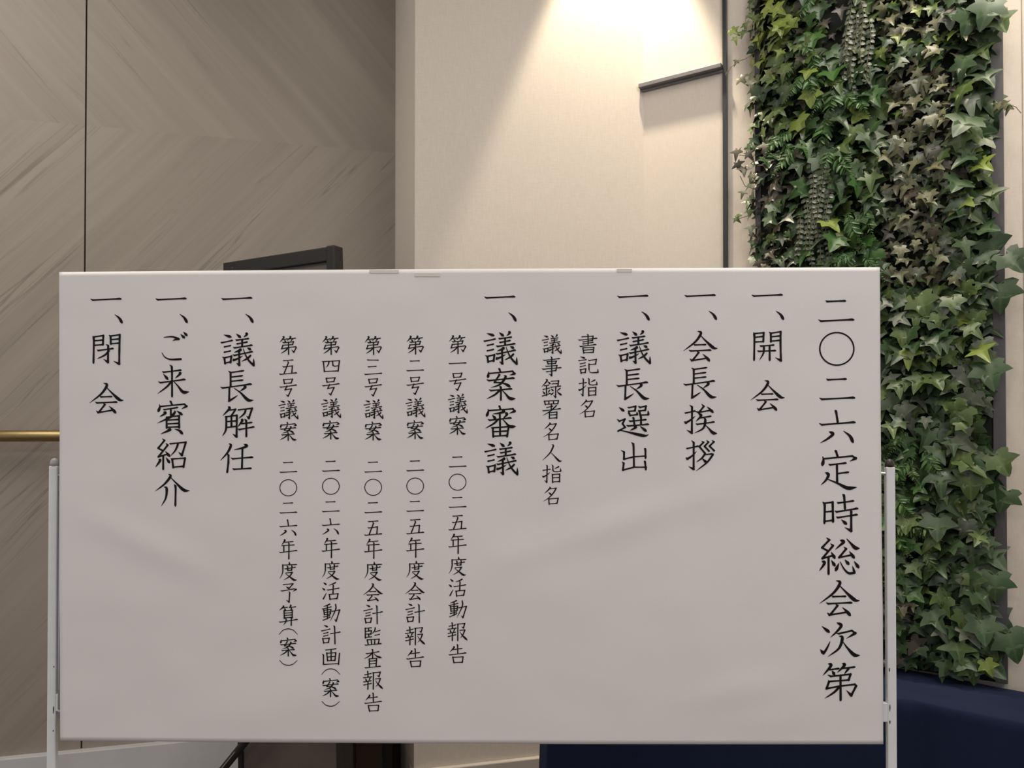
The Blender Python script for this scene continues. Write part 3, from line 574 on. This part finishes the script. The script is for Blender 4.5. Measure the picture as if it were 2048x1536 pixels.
for (a, b, zt, capm, side) in ((pl0, pl1, pzl, M_capl, -1), (pr0, pr1, pzr, M_cap, 1)):
    w = b - a
    bm = bmesh.new(); box(bm, a, b, PO - PD, PO + PD, 0.10, zt, bev=0.002)
    post = mesh_obj('post', bm, M_white, stand)
    bm = bmesh.new(); cx = (a + b) / 2
    lathe(bm, [(w * .50, 0.0), (w * .50, 0.006), (w * .44, 0.011), (w * .28, 0.0145), (w * .05, 0.016)], 20, Matrix.Translation((cx, PO, zt)) @ Matrix.Diagonal((1, 0.62, 1, 1)))
    cap = mesh_obj('end_cap', bm, capm, post, smooth=True)
    # paint chips on the front of the post
    for (cy_, h_) in (((1343, 9), (1420, 16), (1449, 9)) if side > 0 else ((1337, 4), (1424, 20), (1466, 4))):
        px = 1783 if side > 0 else 101.5
        uc, zc = WP.uv(px, cy_); hh = h_ / 1500 * 0.7
        bm = bmesh.new(); n_ = 9
        y_ = PO + PD + 0.0004
        uc = min(max(uc, a + 0.004), b - 0.004)
        va = [bm.verts.new((uc + 0.0016 * math.cos(k * 2 * math.pi / n_) * random.uniform(.5, 1.1), y_, zc + hh * math.sin(k * 2 * math.pi / n_) * random.uniform(.8, 1.1))) for k in range(n_)]
        bm.faces.new(va)
        for f in bm.faces:
            f.normal_update()
            if f.normal.y < 0: f.normal_flip()
        mesh_obj('paint_chip', bm, M_chip, post)
    # small steel peg near the top and white bracket near the bottom, joining post and board
    e0, e1 = (b, bx0 + 0.004) if side < 0 else (bx1 - 0.004, a)
    _, zp = WP.uv(900, 947 if side > 0 else 952)
    bm = bmesh.new(); tube(bm, [(e0 - 0.004 * side * 0, PO, zp), (e1, PO, zp)], 0.0036, 12); mesh_obj('hinge_peg', bm, M_alu, stand)
    _, zb1 = WP.uv(900, 1405 if side > 0 else 1398); _, zb0 = WP.uv(900, 1443 if side > 0 else 1433)
    bm = bmesh.new(); box(bm, min(e0, e1) - 0.001, max(e0, e1) + 0.004, PO - 0.006, PO + 0.0045, zb0, zb1, bev=0.0015); mesh_obj('bracket', bm, M_white, stand)
    # foot with castors
    bm = bmesh.new(); box(bm, a - 0.002, b + 0.002, PO - 0.28, PO + 0.28, 0.075, 0.105, bev=0.003); foot = mesh_obj('foot', bm, M_white, stand)
    for s in (-1, 1):
        yc = PO + s * 0.25
        bm = bmesh.new(); tube(bm, [((a + b) / 2 - 0.011, yc, 0.028), ((a + b) / 2 + 0.011, yc, 0.028)], 0.028, 20); c_ = mesh_obj('castor', bm, M_rubber, foot)
        bm = bmesh.new(); box(bm, (a + b) / 2 - 0.016, (a + b) / 2 - 0.012, yc - 0.012, yc + 0.012, 0.02, 0.076); box(bm, (a + b) / 2 + 0.012, (a + b) / 2 + 0.016, yc - 0.012, yc + 0.012, 0.02, 0.076); box(bm, (a + b) / 2 - 0.016, (a + b) / 2 + 0.016, yc - 0.012, yc + 0.012, 0.062, 0.076)
        mesh_obj('castor_fork', bm, M_alu, foot)
bm = bmesh.new(); box(bm, pl1 - 0.001, pr0 + 0.001, PO - 0.012, PO + 0.012, 0.22, 0.25, bev=0.003); mesh_obj('cross_bar', bm, M_white, stand)

# ------------------------------------------------------------------ tables under navy cloths
def zh(px, py, d): return CAMZ + (ray(px, py).z / ray(px, py).y) * d
TH = 0.655                     # height of the cloth-covered tops
def ground(px, py, h):
    d = ray(px, py); t = (h - CAMZ) / d.z; return CAM + d * t
cornerR = ground(1813, 1397, TH); farR = ground(2048, 1446, TH); dirR = (farR - cornerR); dirR.z = 0; dirR.normalize()
nR = Vector((dirR.y, -dirR.x, 0))       # towards the viewer
leftEnd = ground(1097, 1402, TH); frontL = leftEnd.y
DR = 0.285
cornerR.z = 0; leftEnd.z = 0
LT = (cornerR - leftEnd).length
aL = (cornerR - leftEnd).normalized(); nL = Vector((aL.y, -aL.x, 0))
def table(name, o, a, n, L, D, h, label):
    t = empty(name); M = Matrix(((a.x, n.x, 0, o.x), (a.y, n.y, 0, o.y), (0, 0, 1, 0), (0, 0, 0, 1))); t.matrix_world = M
    tag(t, label, 'table')
    bm = bmesh.new(); box(bm, 0.0, L, -D + 0.01, -0.008, h - 0.034, h - 0.010, bev=0.003); mesh_obj('tabletop', bm, M_table, t)
    for x in (0.07, L - 0.07):
        for y in (-D + 0.05, -0.05):
            bm = bmesh.new(); tube(bm, [(x, y, 0), (x, y, h - 0.034)], 0.013, 12); mesh_obj('leg', bm, M_alu, t)
def cloth_bent(h, D, seed=1.7):
    """one cloth over the two tables that meet at an angle: a = distance along the front edge"""
    LR = 1.22; L = LT + LR; ND = 30; NY = 18
    mitre = (nL + nR).normalized(); mk = 1 / mitre.dot(nL)
    def frame(a):
        if a < LT: base = leftEnd + aL * a; n = nL
        else: base = cornerR + dirR * (a - LT); n = nR
        return base, n
    def at(a, off):
        """front edge point moved by off towards the viewer; blended to the mitre near the corner"""
        base, n = frame(a); w = max(0.0, 1 - abs(a - LT) / 0.05); n2 = n.lerp(mitre * mk, w)
        return base + n2 * off
    NXc = int(L / 0.016); bm = bmesh.new(); rows = []
    def fold(a, k): return (0.016 * math.sin(a * 15 + seed + 0.9 * math.sin(a * 5)) + 0.008 * math.sin(a * 37 + 2 * seed)) * k ** 0.7 + 0.010 * k
    ys_ = [-D + (D - 0.014) * j / (NY - 2) for j in range(NY - 1)] + [-0.005, -0.0005]
    for j in range(NY + 1):
        y = ys_[j]; row = []
        for i in range(NXc + 1):
            a = L * i / NXc; p = at(a, y); e = min(1.0, -y / 0.03)
            cr = math.exp(-((y + D * (0.45 + 0.25 * math.sin((a - LT) * 3))) / 0.012) ** 2) * 0.004
            p.z = h + (0.0035 * noise.noise(Vector((a * 3, y * 10, seed))) + 0.0022 * noise.noise(Vector((a * 9 + y * 6, y * 26, seed + 5))) + cr) * e - 0.001 * (1 - e)
            row.append(bm.verts.new(p))
        rows.append(row)
    drops = [0.004, 0.012] + [0.03 + (h - 0.032) * j / (ND - 3) for j in range(ND - 2)]
    for j in range(1, ND + 1):
        dr = drops[j - 1]; k = dr / h; row = []
        for i in range(NXc + 1):
            a = L * i / NXc; c = math.exp(-((a - LT) / 0.03) ** 2) * 0.012 * min(1, dr / 0.04)
            p = at(a, 0.005 * min(1, dr / 0.012) + fold(a, k) + c); p.z = h - dr; row.append(bm.verts.new(p))
        rows.append(row)
    for r0, r1 in zip(rows, rows[1:]):
        for i in range(NXc): bm.faces.new((r0[i], r1[i], r1[i + 1], r0[i + 1]))
    for side, s_ in ((0, -1), (-1, 1)):
        top = [r[side] for r in rows[:NY + 1]]; prev = top; a_dir = aL if side == 0 else dirR
        for j in range(1, ND + 1):
            dr = drops[j - 1]; cur = []
            for q, v in enumerate(top):
                if q == NY: cur.append(rows[NY + j][side]); continue
                k = dr / h; p = v.co + a_dir * (s_ * ((0.010 * math.sin(q * 1.1 + seed) + 0.010) * k + 0.002)); p.z = v.co.z - dr
                cur.append(bm.verts.new(p))
            for q in range(NY): bm.faces.new((prev[q], cur[q], cur[q + 1], prev[q + 1]))
            prev = cur
    bmesh.ops.recalc_face_normals(bm, faces=bm.faces[:]); return bm
table('folding_table', leftEnd + aL * 0.01, aL, nL, LT - 0.02, DR - 0.02, TH, 'narrow folding table hidden under the navy cloth behind the poster')
table('folding_table', cornerR + dirR * 0.02, dirR, nR, 1.18, DR - 0.02, TH, 'folding table under the navy cloth at the right edge below the ivy')
tag(mesh_obj('tablecloth', cloth_bent(TH, DR), M_cloth, smooth=True), 'navy blue cloth draped over the tables behind the poster and below the ivy', 'tablecloth')

# ------------------------------------------------------------------ living wall of ivy
def mat_leaf(name, dark, lite, vein, rough=0.42, spec=0.45):
    m = bpy.data.materials.new(name); m.use_nodes = True; nt = m.node_tree; b = nt.nodes['Principled BSDF']; L = nt.links.new
    oi = nt.nodes.new('ShaderNodeObjectInfo'); tc = nt.nodes.new('ShaderNodeTexCoord'); ge = nt.nodes.new('ShaderNodeNewGeometry')
    n = nt.nodes.new('ShaderNodeTexNoise'); n.inputs['Scale'].default_value = 26; n.inputs['Detail'].default_value = 3; L(tc.outputs['Object'], n.inputs['Vector'])
    ad = nt.nodes.new('ShaderNodeMath'); ad.operation = 'MULTIPLY_ADD'; ad.inputs[1].default_value = 0.55; L(ge.outputs['Random Per Island'], ad.inputs[0])
    a2 = nt.nodes.new('ShaderNodeMath'); a2.operation = 'MULTIPLY'; a2.inputs[1].default_value = 0.25; L(oi.outputs['Random'], a2.inputs[0]); L(a2.outputs[0], ad.inputs[2])
    a3 = nt.nodes.new('ShaderNodeMath'); a3.operation = 'MULTIPLY_ADD'; a3.inputs[1].default_value = 0.35; L(n.outputs['Fac'], a3.inputs[0]); L(ad.outputs[0], a3.inputs[2])
    mx = nt.nodes.new('ShaderNodeMix'); mx.data_type = 'RGBA'; mx.inputs[6].default_value = (*[c * .85 for c in dark], 1); mx.inputs[7].default_value = (*[c * .85 for c in lite], 1); L(a3.outputs[0], mx.inputs[0])
    at = nt.nodes.new('ShaderNodeAttribute'); at.attribute_name = 'vein'
    m2 = nt.nodes.new('ShaderNodeMix'); m2.data_type = 'RGBA'; m2.inputs[7].default_value = (*vein, 1)
    pw = nt.nodes.new('ShaderNodeMath'); pw.operation = 'POWER'; pw.inputs[1].default_value = 3.0; L(at.outputs['Fac'], pw.inputs[0])
    mu = nt.nodes.new('ShaderNodeMath'); mu.operation = 'MULTIPLY'; mu.inputs[1].default_value = 0.35; L(pw.outputs[0], mu.inputs[0])
    L(mu.outputs[0], m2.inputs[0]); L(mx.outputs[2], m2.inputs[6]); L(m2.outputs[2], b.inputs['Base Color'])
    b.inputs['Roughness'].default_value = rough; b.inputs['Specular IOR Level'].default_value = spec
    return m
LM = {
    'dark': mat_leaf('dark_green_leaf', (0.012, 0.030, 0.010), (0.055, 0.110, 0.040), (0.14, 0.20, 0.10)),
    'mid': mat_leaf('mid_green_leaf', (0.030, 0.060, 0.014), (0.110, 0.170, 0.045), (0.22, 0.28, 0.12)),
    'lime': mat_leaf('yellow_green_leaf', (0.090, 0.150, 0.020), (0.260, 0.330, 0.060), (0.34, 0.38, 0.14)),
    'olive': mat_leaf('olive_grey_leaf', (0.055, 0.058, 0.030), (0.200, 0.205, 0.110), (0.30, 0.28, 0.17)),
    'grey': mat_leaf('grey_green_leaf', (0.050, 0.065, 0.045), (0.160, 0.185, 0.130), (0.24, 0.26, 0.2)),
    'plum': mat_leaf('brown_purple_leaf', (0.030, 0.026, 0.020), (0.085, 0.075, 0.050), (0.13, 0.11, 0.07)),
    'fern': mat_leaf('fern_green_leaf', (0.020, 0.065, 0.012), (0.060, 0.150, 0.028), (0.10, 0.2, 0.05)),
}
M_stem = mat('brown_green_stem', (0.13, 0.12, 0.055), 0.6, var=0.3)
M_fstem = mat('fern_stem', (0.05, 0.10, 0.03), 0.6, var=0.3)
M_back = mat('dark_planter_felt', (0.010, 0.012, 0.009), 0.95, var=0.3, bump=0.4)
M_rim = mat('grey_planter_frame', (0.085, 0.080, 0.085), 0.5, var=0.05)
def leaf_outline(kind):
    """half outline (x>=0) from base to tip, unit length leaf; y upward from base to tip"""
    if kind == 'ivy': return [(0.0, 0.0), (0.10, -0.10), (0.30, -0.13), (0.44, -0.02), (0.34, 0.16), (0.52, 0.30), (0.62, 0.44), (0.38, 0.46), (0.22, 0.50), (0.16, 0.70), (0.07, 0.88), (0.0, 1.0)]
    if kind == 'star': return [(0.0, 0.0), (0.16, -0.16), (0.30, -0.22), (0.26, 0.02), (0.60, 0.22), (0.66, 0.30), (0.24, 0.36), (0.17, 0.56), (0.08, 0.84), (0.0, 1.0)]
    if kind == 'broad': return [(0.0, 0.0), (0.14, -0.13), (0.36, -0.17), (0.54, -0.06), (0.45, 0.12), (0.60, 0.26), (0.71, 0.42), (0.47, 0.47), (0.30, 0.53), (0.23, 0.72), (0.10, 0.9), (0.0, 1.0)]
    return [(0.0, 0.0), (0.18, 0.08), (0.32, 0.32), (0.30, 0.6), (0.16, 0.88), (0.0, 1.0)]
def leaf_geo(kind, fold=0.25, curl=0.3, droop=0.0, twist=0.0):
    """verts, faces, vein weight of one leaf: in the xy plane, tip +y, face +z"""
    H = leaf_outline(kind); V = []; Fc = []; vw = []
    def shape(x, y):
        z = fold * abs(x) * (0.6 + 0.4 * y) - curl * y * y - 0.30 * abs(x) ** 2 * curl + twist * x * y
        return (x, y, z)
    n = len(H); mid = [(0.0, 0.02 + 0.96 * k / 4) for k in range(5)]
    for p in mid: V.append(shape(*p)); vw.append(1.0)
    for s in (1, -1):
        base = len(V)
        for (x, y) in H[1:-1]: V.append(shape(s * x, y)); vw.append(0.0)
        # inner ring half way, so the blade bends
        inner = len(V)
        for (x, y) in H[1:-1]: V.append(shape(s * x * 0.45, 0.12 + (y - 0.12) * 0.62 + 0.06)); vw.append(0.45)
        m = n - 2
        for k in range(m - 1):
            q = (base + k, base + k + 1, inner + k + 1, inner + k); Fc.append(q if s > 0 else q[::-1])
        # inner to the midrib
        for k in range(m - 1):
            yk = V[inner + k][1]; yk1 = V[inner + k + 1][1]
            a = min(4, max(0, round(yk * 4))); b = min(4, max(0, round(yk1 * 4)))
            if a == b: f = (inner + k, inner + k + 1, a)
            else: f = (inner + k, inner + k + 1, b, a)
            if len(set(f)) >= 3: Fc.append(f if s > 0 else f[::-1])
        f = (0, base, inner); Fc.append(f if s > 0 else f[::-1])
        f = (base + m - 1, 4, inner + m - 1); Fc.append(f if s > 0 else f[::-1])
        a = min(4, max(0, round(V[inner + m - 1][1] * 4)))
        for k in range(a, 4):
            f = (inner + m - 1, k + 1, k); Fc.append(f if s > 0 else f[::-1])
    return V, Fc, vw
LEAVES = [leaf_geo('ivy', 0.30, 0.30), leaf_geo('ivy', 0.12, 0.55, twist=0.25), leaf_geo('star', 0.35, 0.25, twist=-0.2), leaf_geo('broad', 0.2, 0.4), leaf_geo('broad', 0.38, 0.15, twist=0.2), leaf_geo('star', 0.1, 0.6)]
SMALL = leaf_geo('oval', 0.3, 0.2)
class Bag:
    def __init__(s): s.V = []; s.F = []; s.W = []
    def add(s, geo, M, sz):
        o = len(s.V); V, Fc, W_ = geo
        for v in V: s.V.append(M @ (Vector(v) * sz))
        s.W += W_
        for f in Fc: s.F.append([i + o for i in f])
    def build(s, name, m, parent):
        me = bpy.data.meshes.new(name); me.from_pydata([tuple(v) for v in s.V], [], s.F)
        at = me.attributes.new('vein', 'FLOAT', 'POINT'); at.data.foreach_set('value', s.W)
        me.materials.append(m)
        for p in me.polygons: p.use_smooth = True
        o = bpy.data.objects.new(name, me); C.objects.link(o); o.parent = parent; return o
living = empty('ivy_wall'); living.matrix_world = WR.M
tag(living, 'tall artificial green wall of mixed ivy and fern leaves right of the poster', 'plant wall')
ga, _ = WR.uv(1512, 700, 0.03); gb, _ = WR.uv(2011, 700, 0.03)
GB = 0.035
bm = bmesh.new(); box(bm, ga, gb - 0.03, 0.001, GB - 0.006, TH + 0.006, CEIL - 0.02); mesh_obj('backing_board', bm, M_back, living)
bm = bmesh.new(); box(bm, gb - 0.034, gb, 0.001, GB, TH + 0.006, CEIL - 0.01, bev=0.002); box(bm, ga, ga + 0.02, 0.001, GB, TH + 0.006, CEIL - 0.01, bev=0.002); mesh_obj('frame', bm, M_rim, living)
# dense low relief of growing medium so that gaps between leaves stay dark
def leafM(u, off, z, face_az, face_el, roll):
    """leaf whose face normal points outward (local +y), tilted: az sideways, el upward; tip hangs downwards"""
    n = Vector((math.sin(face_az) * math.cos(face_el), math.cos(face_az) * math.cos(face_el), math.sin(face_el)))
    down = Vector((math.sin(roll), 0, -math.cos(roll))); t = (down - n * down.dot(n)).normalized(); x = t.cross(n)
    return Matrix(((x.x, t.x, n.x, u), (x.y, t.y, n.y, off), (x.z, t.z, n.z, z), (0, 0, 0, 1)))
def zone(px, py):
    """what grows at this place of the wall: (weights of kinds, size in m, density)"""
    r = random.random()
    def pick(*kv):
        t = r * sum(w for _, w in kv)
        for k, w in kv:
            t -= w
            if t <= 0: return k
        return kv[-1][0]
    if py < 130 and px < 1600: return pick(('lime', 5), ('mid', 4), ('dark', 1)), 0.055
    if px < 1600 and 130 <= py < 260: return pick(('mid', 5), ('lime', 1.2), ('dark', 2), ('olive', 1)), 0.058
    if px < 1610 and py < 560: return pick(('plum', 4), ('grey', 1.6), ('dark', 2.5), ('mid', 1)), 0.052
    if 1640 < px < 1712 and py < 110: return None, 0
    if 1700 < px < 1930 and py < 130: return pick(('olive', 4), ('dark', 3), ('lime', 1.2), ('mid', 1)), 0.046
    if 1760 < px < 1920 and py < 560: return pick(('olive', 5), ('grey', 2.6), ('plum', 2), ('mid', 1.2)), 0.047
    if px >= 1905 and 260 < py < 420: return pick(('lime', 1.2), ('mid', 4), ('dark', 1.5)), 0.080
    if px >= 1905 and py < 560: return pick(('dark', 6), ('mid', 2), ('grey', .8)), 0.082
    if py < 560: return pick(('mid', 3.4), ('dark', 5), ('fern', 1.5), ('lime', .3)), 0.064
    if py < 860: return pick(('dark', 5.5), ('mid', 4), ('grey', 1.5), ('lime', .15)), 0.066
    if px < 1850 and py < 1180: return pick(('fern', 5), ('mid', 2), ('dark', 4), ('lime', .15)), 0.052
    if px < 1860: return pick(('dark', 7), ('plum', 2), ('mid', .8)), 0.060
    return pick(('dark', 7), ('mid', 2.6), ('grey', .6)), 0.078
def wall_px(u, z, off=0.06):
    p = WR.pt(u, z, off) - CAM
    c_, s_ = math.cos(PITCH), math.sin(PITCH); f = p.y * c_ + p.z * s_; v = p.z * c_ - p.y * s_
    return 1024 + F * p.x / f, 832 - F * v / f
ztop = 3.32; zbot = TH + 0.03
def depth_profile(px, py):
    e = min(1, max(0, (px - 1490) / 60)) * min(1, max(0.15, (2015 - px) / 60))
    return 0.035 + 0.075 * e + 0.025 * noise.noise(Vector((px / 90, py / 90, 2)))
seen_parts = []   # leaves that become objects of their own
back = {k: Bag() for k in LM}
rows_ = int((ztop - zbot) / 0.030)
def rnd(a, b): return random.uniform(a, b)
for layer, (du, dz, jit) in enumerate(((0.036, 0.034, 0.9), (0.040, 0.038, 1.0), (0.050, 0.046, 1.0))):
    z = zbot + 0.015
    while z < ztop:
        u = ga + 0.005
        while u < gb - 0.048:
            uu = u + rnd(-1, 1) * du * jit / 2; zz = z + rnd(-1, 1) * dz * jit / 2
            px, py = wall_px(uu, zz)
            kind, sz = zone(px, py)
            u += du
            if kind is None:
                if random.random() < 0.75: continue
                kind, sz = 'plum', 0.04
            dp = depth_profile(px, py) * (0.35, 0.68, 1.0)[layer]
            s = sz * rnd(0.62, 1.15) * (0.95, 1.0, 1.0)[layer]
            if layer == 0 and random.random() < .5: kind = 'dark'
            if layer == 2 and random.random() < 0.18: continue
            if uu < ga + 0.03: s *= 0.8
            az = rnd(-0.7, 0.7) + (-0.5 if uu < ga + 0.05 else 0); el = rnd(0.0, 0.95)
            zz = max(zz, TH + 0.012 + 0.85 * s)
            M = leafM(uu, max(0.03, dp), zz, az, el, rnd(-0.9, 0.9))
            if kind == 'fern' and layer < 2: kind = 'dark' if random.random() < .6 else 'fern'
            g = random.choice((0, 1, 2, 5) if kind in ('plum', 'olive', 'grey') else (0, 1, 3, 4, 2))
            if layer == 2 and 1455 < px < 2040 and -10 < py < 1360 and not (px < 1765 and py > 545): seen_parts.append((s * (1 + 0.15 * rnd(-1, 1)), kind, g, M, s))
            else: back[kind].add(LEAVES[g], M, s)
        z += dz
seen_parts.sort(key=lambda q: -q[0])
# keep the largest 260 as single leaves; the rest joins the mass
singles = seen_parts[:255]
for q in seen_parts[255:]: back[q[1]].add(LEAVES[q[2]], q[3], q[4])
protos = {}
def single_leaf(kind, g, M, s, name='ivy_leaf'):
    if (kind, g) not in protos:
        b_ = Bag(); b_.add(LEAVES[g], Matrix.Identity(4), 1.0); o = b_.build(name, LM[kind], living); protos[(kind, g)] = o
    else:
        o = protos[(kind, g)].copy(); C.objects.link(o); o.parent = living
    o.matrix_local = M @ Matrix.Scale(s, 4)
for q in singles: single_leaf(q[1], q[2], q[3], q[4])
for k, b_ in back.items():
    if b_.V:
        o = b_.build('leaf_mass', LM[k], living); o['kind'] = 'stuff'
# trailing strands of tiny paired leaves, fern fronds and stray vines
def strand(px, py, ln, kind='grey', sz=0.0165, off=0.12, name='trailing_strand'):
    u, z = WR.uv(px, py, off); b_ = Bag(); pts = []
    n = int(ln / (sz * 0.98)); du = rnd(-0.02, 0.02)
    for i in range(n):
        t = i / max(1, n - 1); p = Vector((u + du * t + 0.006 * math.sin(i * .5), off + 0.012 * math.sin(t * 3), z - ln * t)); pts.append(p)
        for s in (-1, 1):
            M = leafM(p.x, p.y, p.z, s * 0.3 + rnd(-.3, .3), rnd(.0, .35), 0) @ Matrix.Rotation(-s * rnd(.95, 1.45), 4, 'Z') @ Matrix.Diagonal((1.25, 1, 1, 1))
            b_.add(SMALL, M, sz * (1.15 - 0.35 * t) * rnd(.85, 1.1))
    o = b_.build(name, LM[kind], living)
    bm = bmesh.new(); tube(bm, pts, 0.0011, 5); mesh_obj('stem', bm, M_stem, o)
for (px, py, ln) in ((1702, -20, .27), (1712, 30, .25), (1722, 0, .22), (1696, 40, .19), (1738, 40, .2), (1622, 330, .25), (1640, 350, .34), (1655, 350, .33), (1630, 380, .28), (1612, 400, .2), (1648, 300, .2), (1600, 430, .13)):
    strand(px, py, ln)
def frond(px, py, ln, ang, kind='fern', off=0.10):
    off += rnd(-0.02, 0.01); u, z = WR.uv(px, py, off); b_ = Bag(); pts = []; n = 15
    for i in range(n):
        t = i / (n - 1); a = ang + 0.5 * t * (1 if ang > 0 else -1) * 0.4
        p = Vector((u + ln * t * math.sin(a), off + 0.03 * math.sin(t * 2.6), z - ln * t * math.cos(a))); pts.append(p)
        w = math.sin(min(1, t * 1.15 + 0.12) * math.pi * 0.93) * 0.30 * ln
        for s in (-1, 1):
            M = leafM(p.x, p.y, p.z, s * 0.25 + rnd(-.5, .5), rnd(0, .7), a) @ Matrix.Rotation(-s * rnd(.7, 1.15), 4, 'Z') @ Matrix.Diagonal((0.5, 1, 1, 1))
            b_.add(SMALL, M, max(0.008, w * rnd(.7, 1.05)))
    o = b_.build('fern_frond', LM[kind], living)
    bm = bmesh.new(); tube(bm, pts, 0.0008, 5); mesh_obj('stem', bm, M_fstem, o)
for k in range(9): frond(rnd(1590, 1650), rnd(-20, 230), rnd(.08, .13), rnd(-.5, .5))
for k in range(7): frond(rnd(1640, 1720), rnd(160, 330), rnd(.10, .16), rnd(-.8, .8))
for k in range(7): frond(rnd(1660, 1730), rnd(400, 520), rnd(.09, .15), rnd(-.9, .9))
for k in range(20): frond(rnd(1775, 1850), rnd(830, 1130), rnd(.07, .13), rnd(-.9, .9), random.choice(('fern', 'fern', 'mid')))
for k in range(5): frond(rnd(1560, 1600), rnd(250, 330), rnd(.09, .12), rnd(-.8, .8))
def vine(pts, leaves, kind, sz):
    b_ = Bag(); P = []
    for (px, py, off) in pts:
        u, z = WR.uv(px, py, off); P.append(Vector((u, off, z)))
    for (px, py, off, roll, s) in leaves:
        u, z = WR.uv(px, py, off); b_.add(LEAVES[random.choice((0, 2, 5))], leafM(u, off, z, rnd(-.4, .4), rnd(.1, .6), roll), sz * s)
    o = b_.build('stray_vine', LM[kind], living); bm = bmesh.new(); tube(bm, P, 0.0013, 6); mesh_obj('stem', bm, M_stem, o)
vine([(1510, 40, .07), (1492, 32, .08), (1487, 70, .09)], [(1492, 45, .09, .2, 1), (1488, 62, .09, -.3, .9), (1497, 30, .08, .8, .9)], 'mid', 0.035)
vine([(1500, 60, .06), (1480, 70, .08), (1462, 62, .09)], [(1462, 60, .09, .9, 1.2), (1470, 75, .09, .2, .8)], 'lime', 0.034)
vine([(1510, 105, .06), (1490, 118, .08), (1478, 122, .09), (1462, 134, .10), (1451, 150, .10)], [(1474, 120, .09, -.6, .7), (1480, 155, .08, .7, 1.3), (1500, 160, .08, .2, 1.2)], 'olive', 0.032)
vine([(1515, 330, .06), (1495, 312, .08), (1478, 310, .09)], [(1476, 300, .09, -.2, 1.2), (1474, 325, .09, .4, 1.1), (1488, 335, .09, 0, 1.2), (1494, 305, .09, .9, 1)], 'plum', 0.036)
vine([(1515, 380, .06), (1490, 372, .08), (1480, 352, .09)], [(1487, 382, .09, -.3, .9), (1497, 395, .09, .4, .9)], 'olive', 0.032)
vine([(1520, 410, .05), (1495, 432, .08), (1470, 440, .09)], [(1470, 436, .09, .9, .9), (1480, 428, .09, -.4, .8), (1497, 420, .09, .2, .9), (1492, 400, .09, .3, .9)], 'mid', 0.030)
vine([(1985, 210, .06), (2010, 207, .09), (2032, 214, .11), (2042, 226, .12)], [(2000, 208, .08, -1.2, 1.0), (2016, 206, .10, -1.5, 1.1), (2020, 212, .1, -.5, .8)], 'olive', 0.034)
# pale young leaves
for (px, py, kind, g, s, roll) in ((1560, 62, 'lime', 0, .050, .1), (1622, 195, 'lime', 3, .060, .0), (1672, 170, 'mid', 0, .066, .2), (1832, 170, 'grey', 2, .055, .1), (1833, 25, 'lime', 0, .036, .2), (1830, 205, 'olive', 0, .042, 0),
                                 (1780, 45, 'olive', 2, .042, .3), (1795, 80, 'lime', 2, .034, 0), (1900, 40, 'grey', 3, .05, 0), (1980, 25, 'dark', 3, .085, -.3), (1990, 50, 'mid', 4, .07, .4), (1860, 395, 'olive', 0, .046, .1),
                                 (1875, 640, 'mid', 0, .050, .1), (1902, 610, 'mid', 3, .060, .2), (1838, 610, 'mid', 3, .075, .3), (1848, 700, 'mid', 0, .045, 0), (1865, 720, 'lime', 0, .036, .3), (1815, 770, 'mid', 0, .040, -.2), (1853, 845, 'grey', 0, .038, 0),
                                 (1975, 750, 'dark', 3, .085, .2), (1940, 945, 'grey', 3, .050, .1), (1890, 1000, 'mid', 2, .028, .2), (1912, 1005, 'mid', 2, .026, -.3), (1990, 930, 'mid', 4, .075, .5), (2015, 1000, 'dark', 3, .07, -.3),
                                 (1825, 1215, 'olive', 2, .028, .2), (1802, 1225, 'lime', 0, .032, .1), (1880, 1270, 'grey', 2, .055, .4), (1970, 1335, 'lime', 0, .052, .4), (1945, 1165, 'mid', 3, .055, .2), (1990, 1170, 'dark', 3, .08, 0), (2015, 1290, 'dark', 3, .09, .3), (1960, 1260, 'dark', 4, .08, .1), (2000, 590, 'dark', 3, .09, .0), (2010, 530, 'dark', 4, .08, .6)):
    off = 0.115 if px < 1990 else 0.085
    u, z = WR.uv(px, py, off); z = max(z + s * .4, TH + 0.012 + 0.9 * s); single_leaf(kind, g, leafM(u, off, z, rnd(-.3, .3), rnd(.25, .6), roll), s)
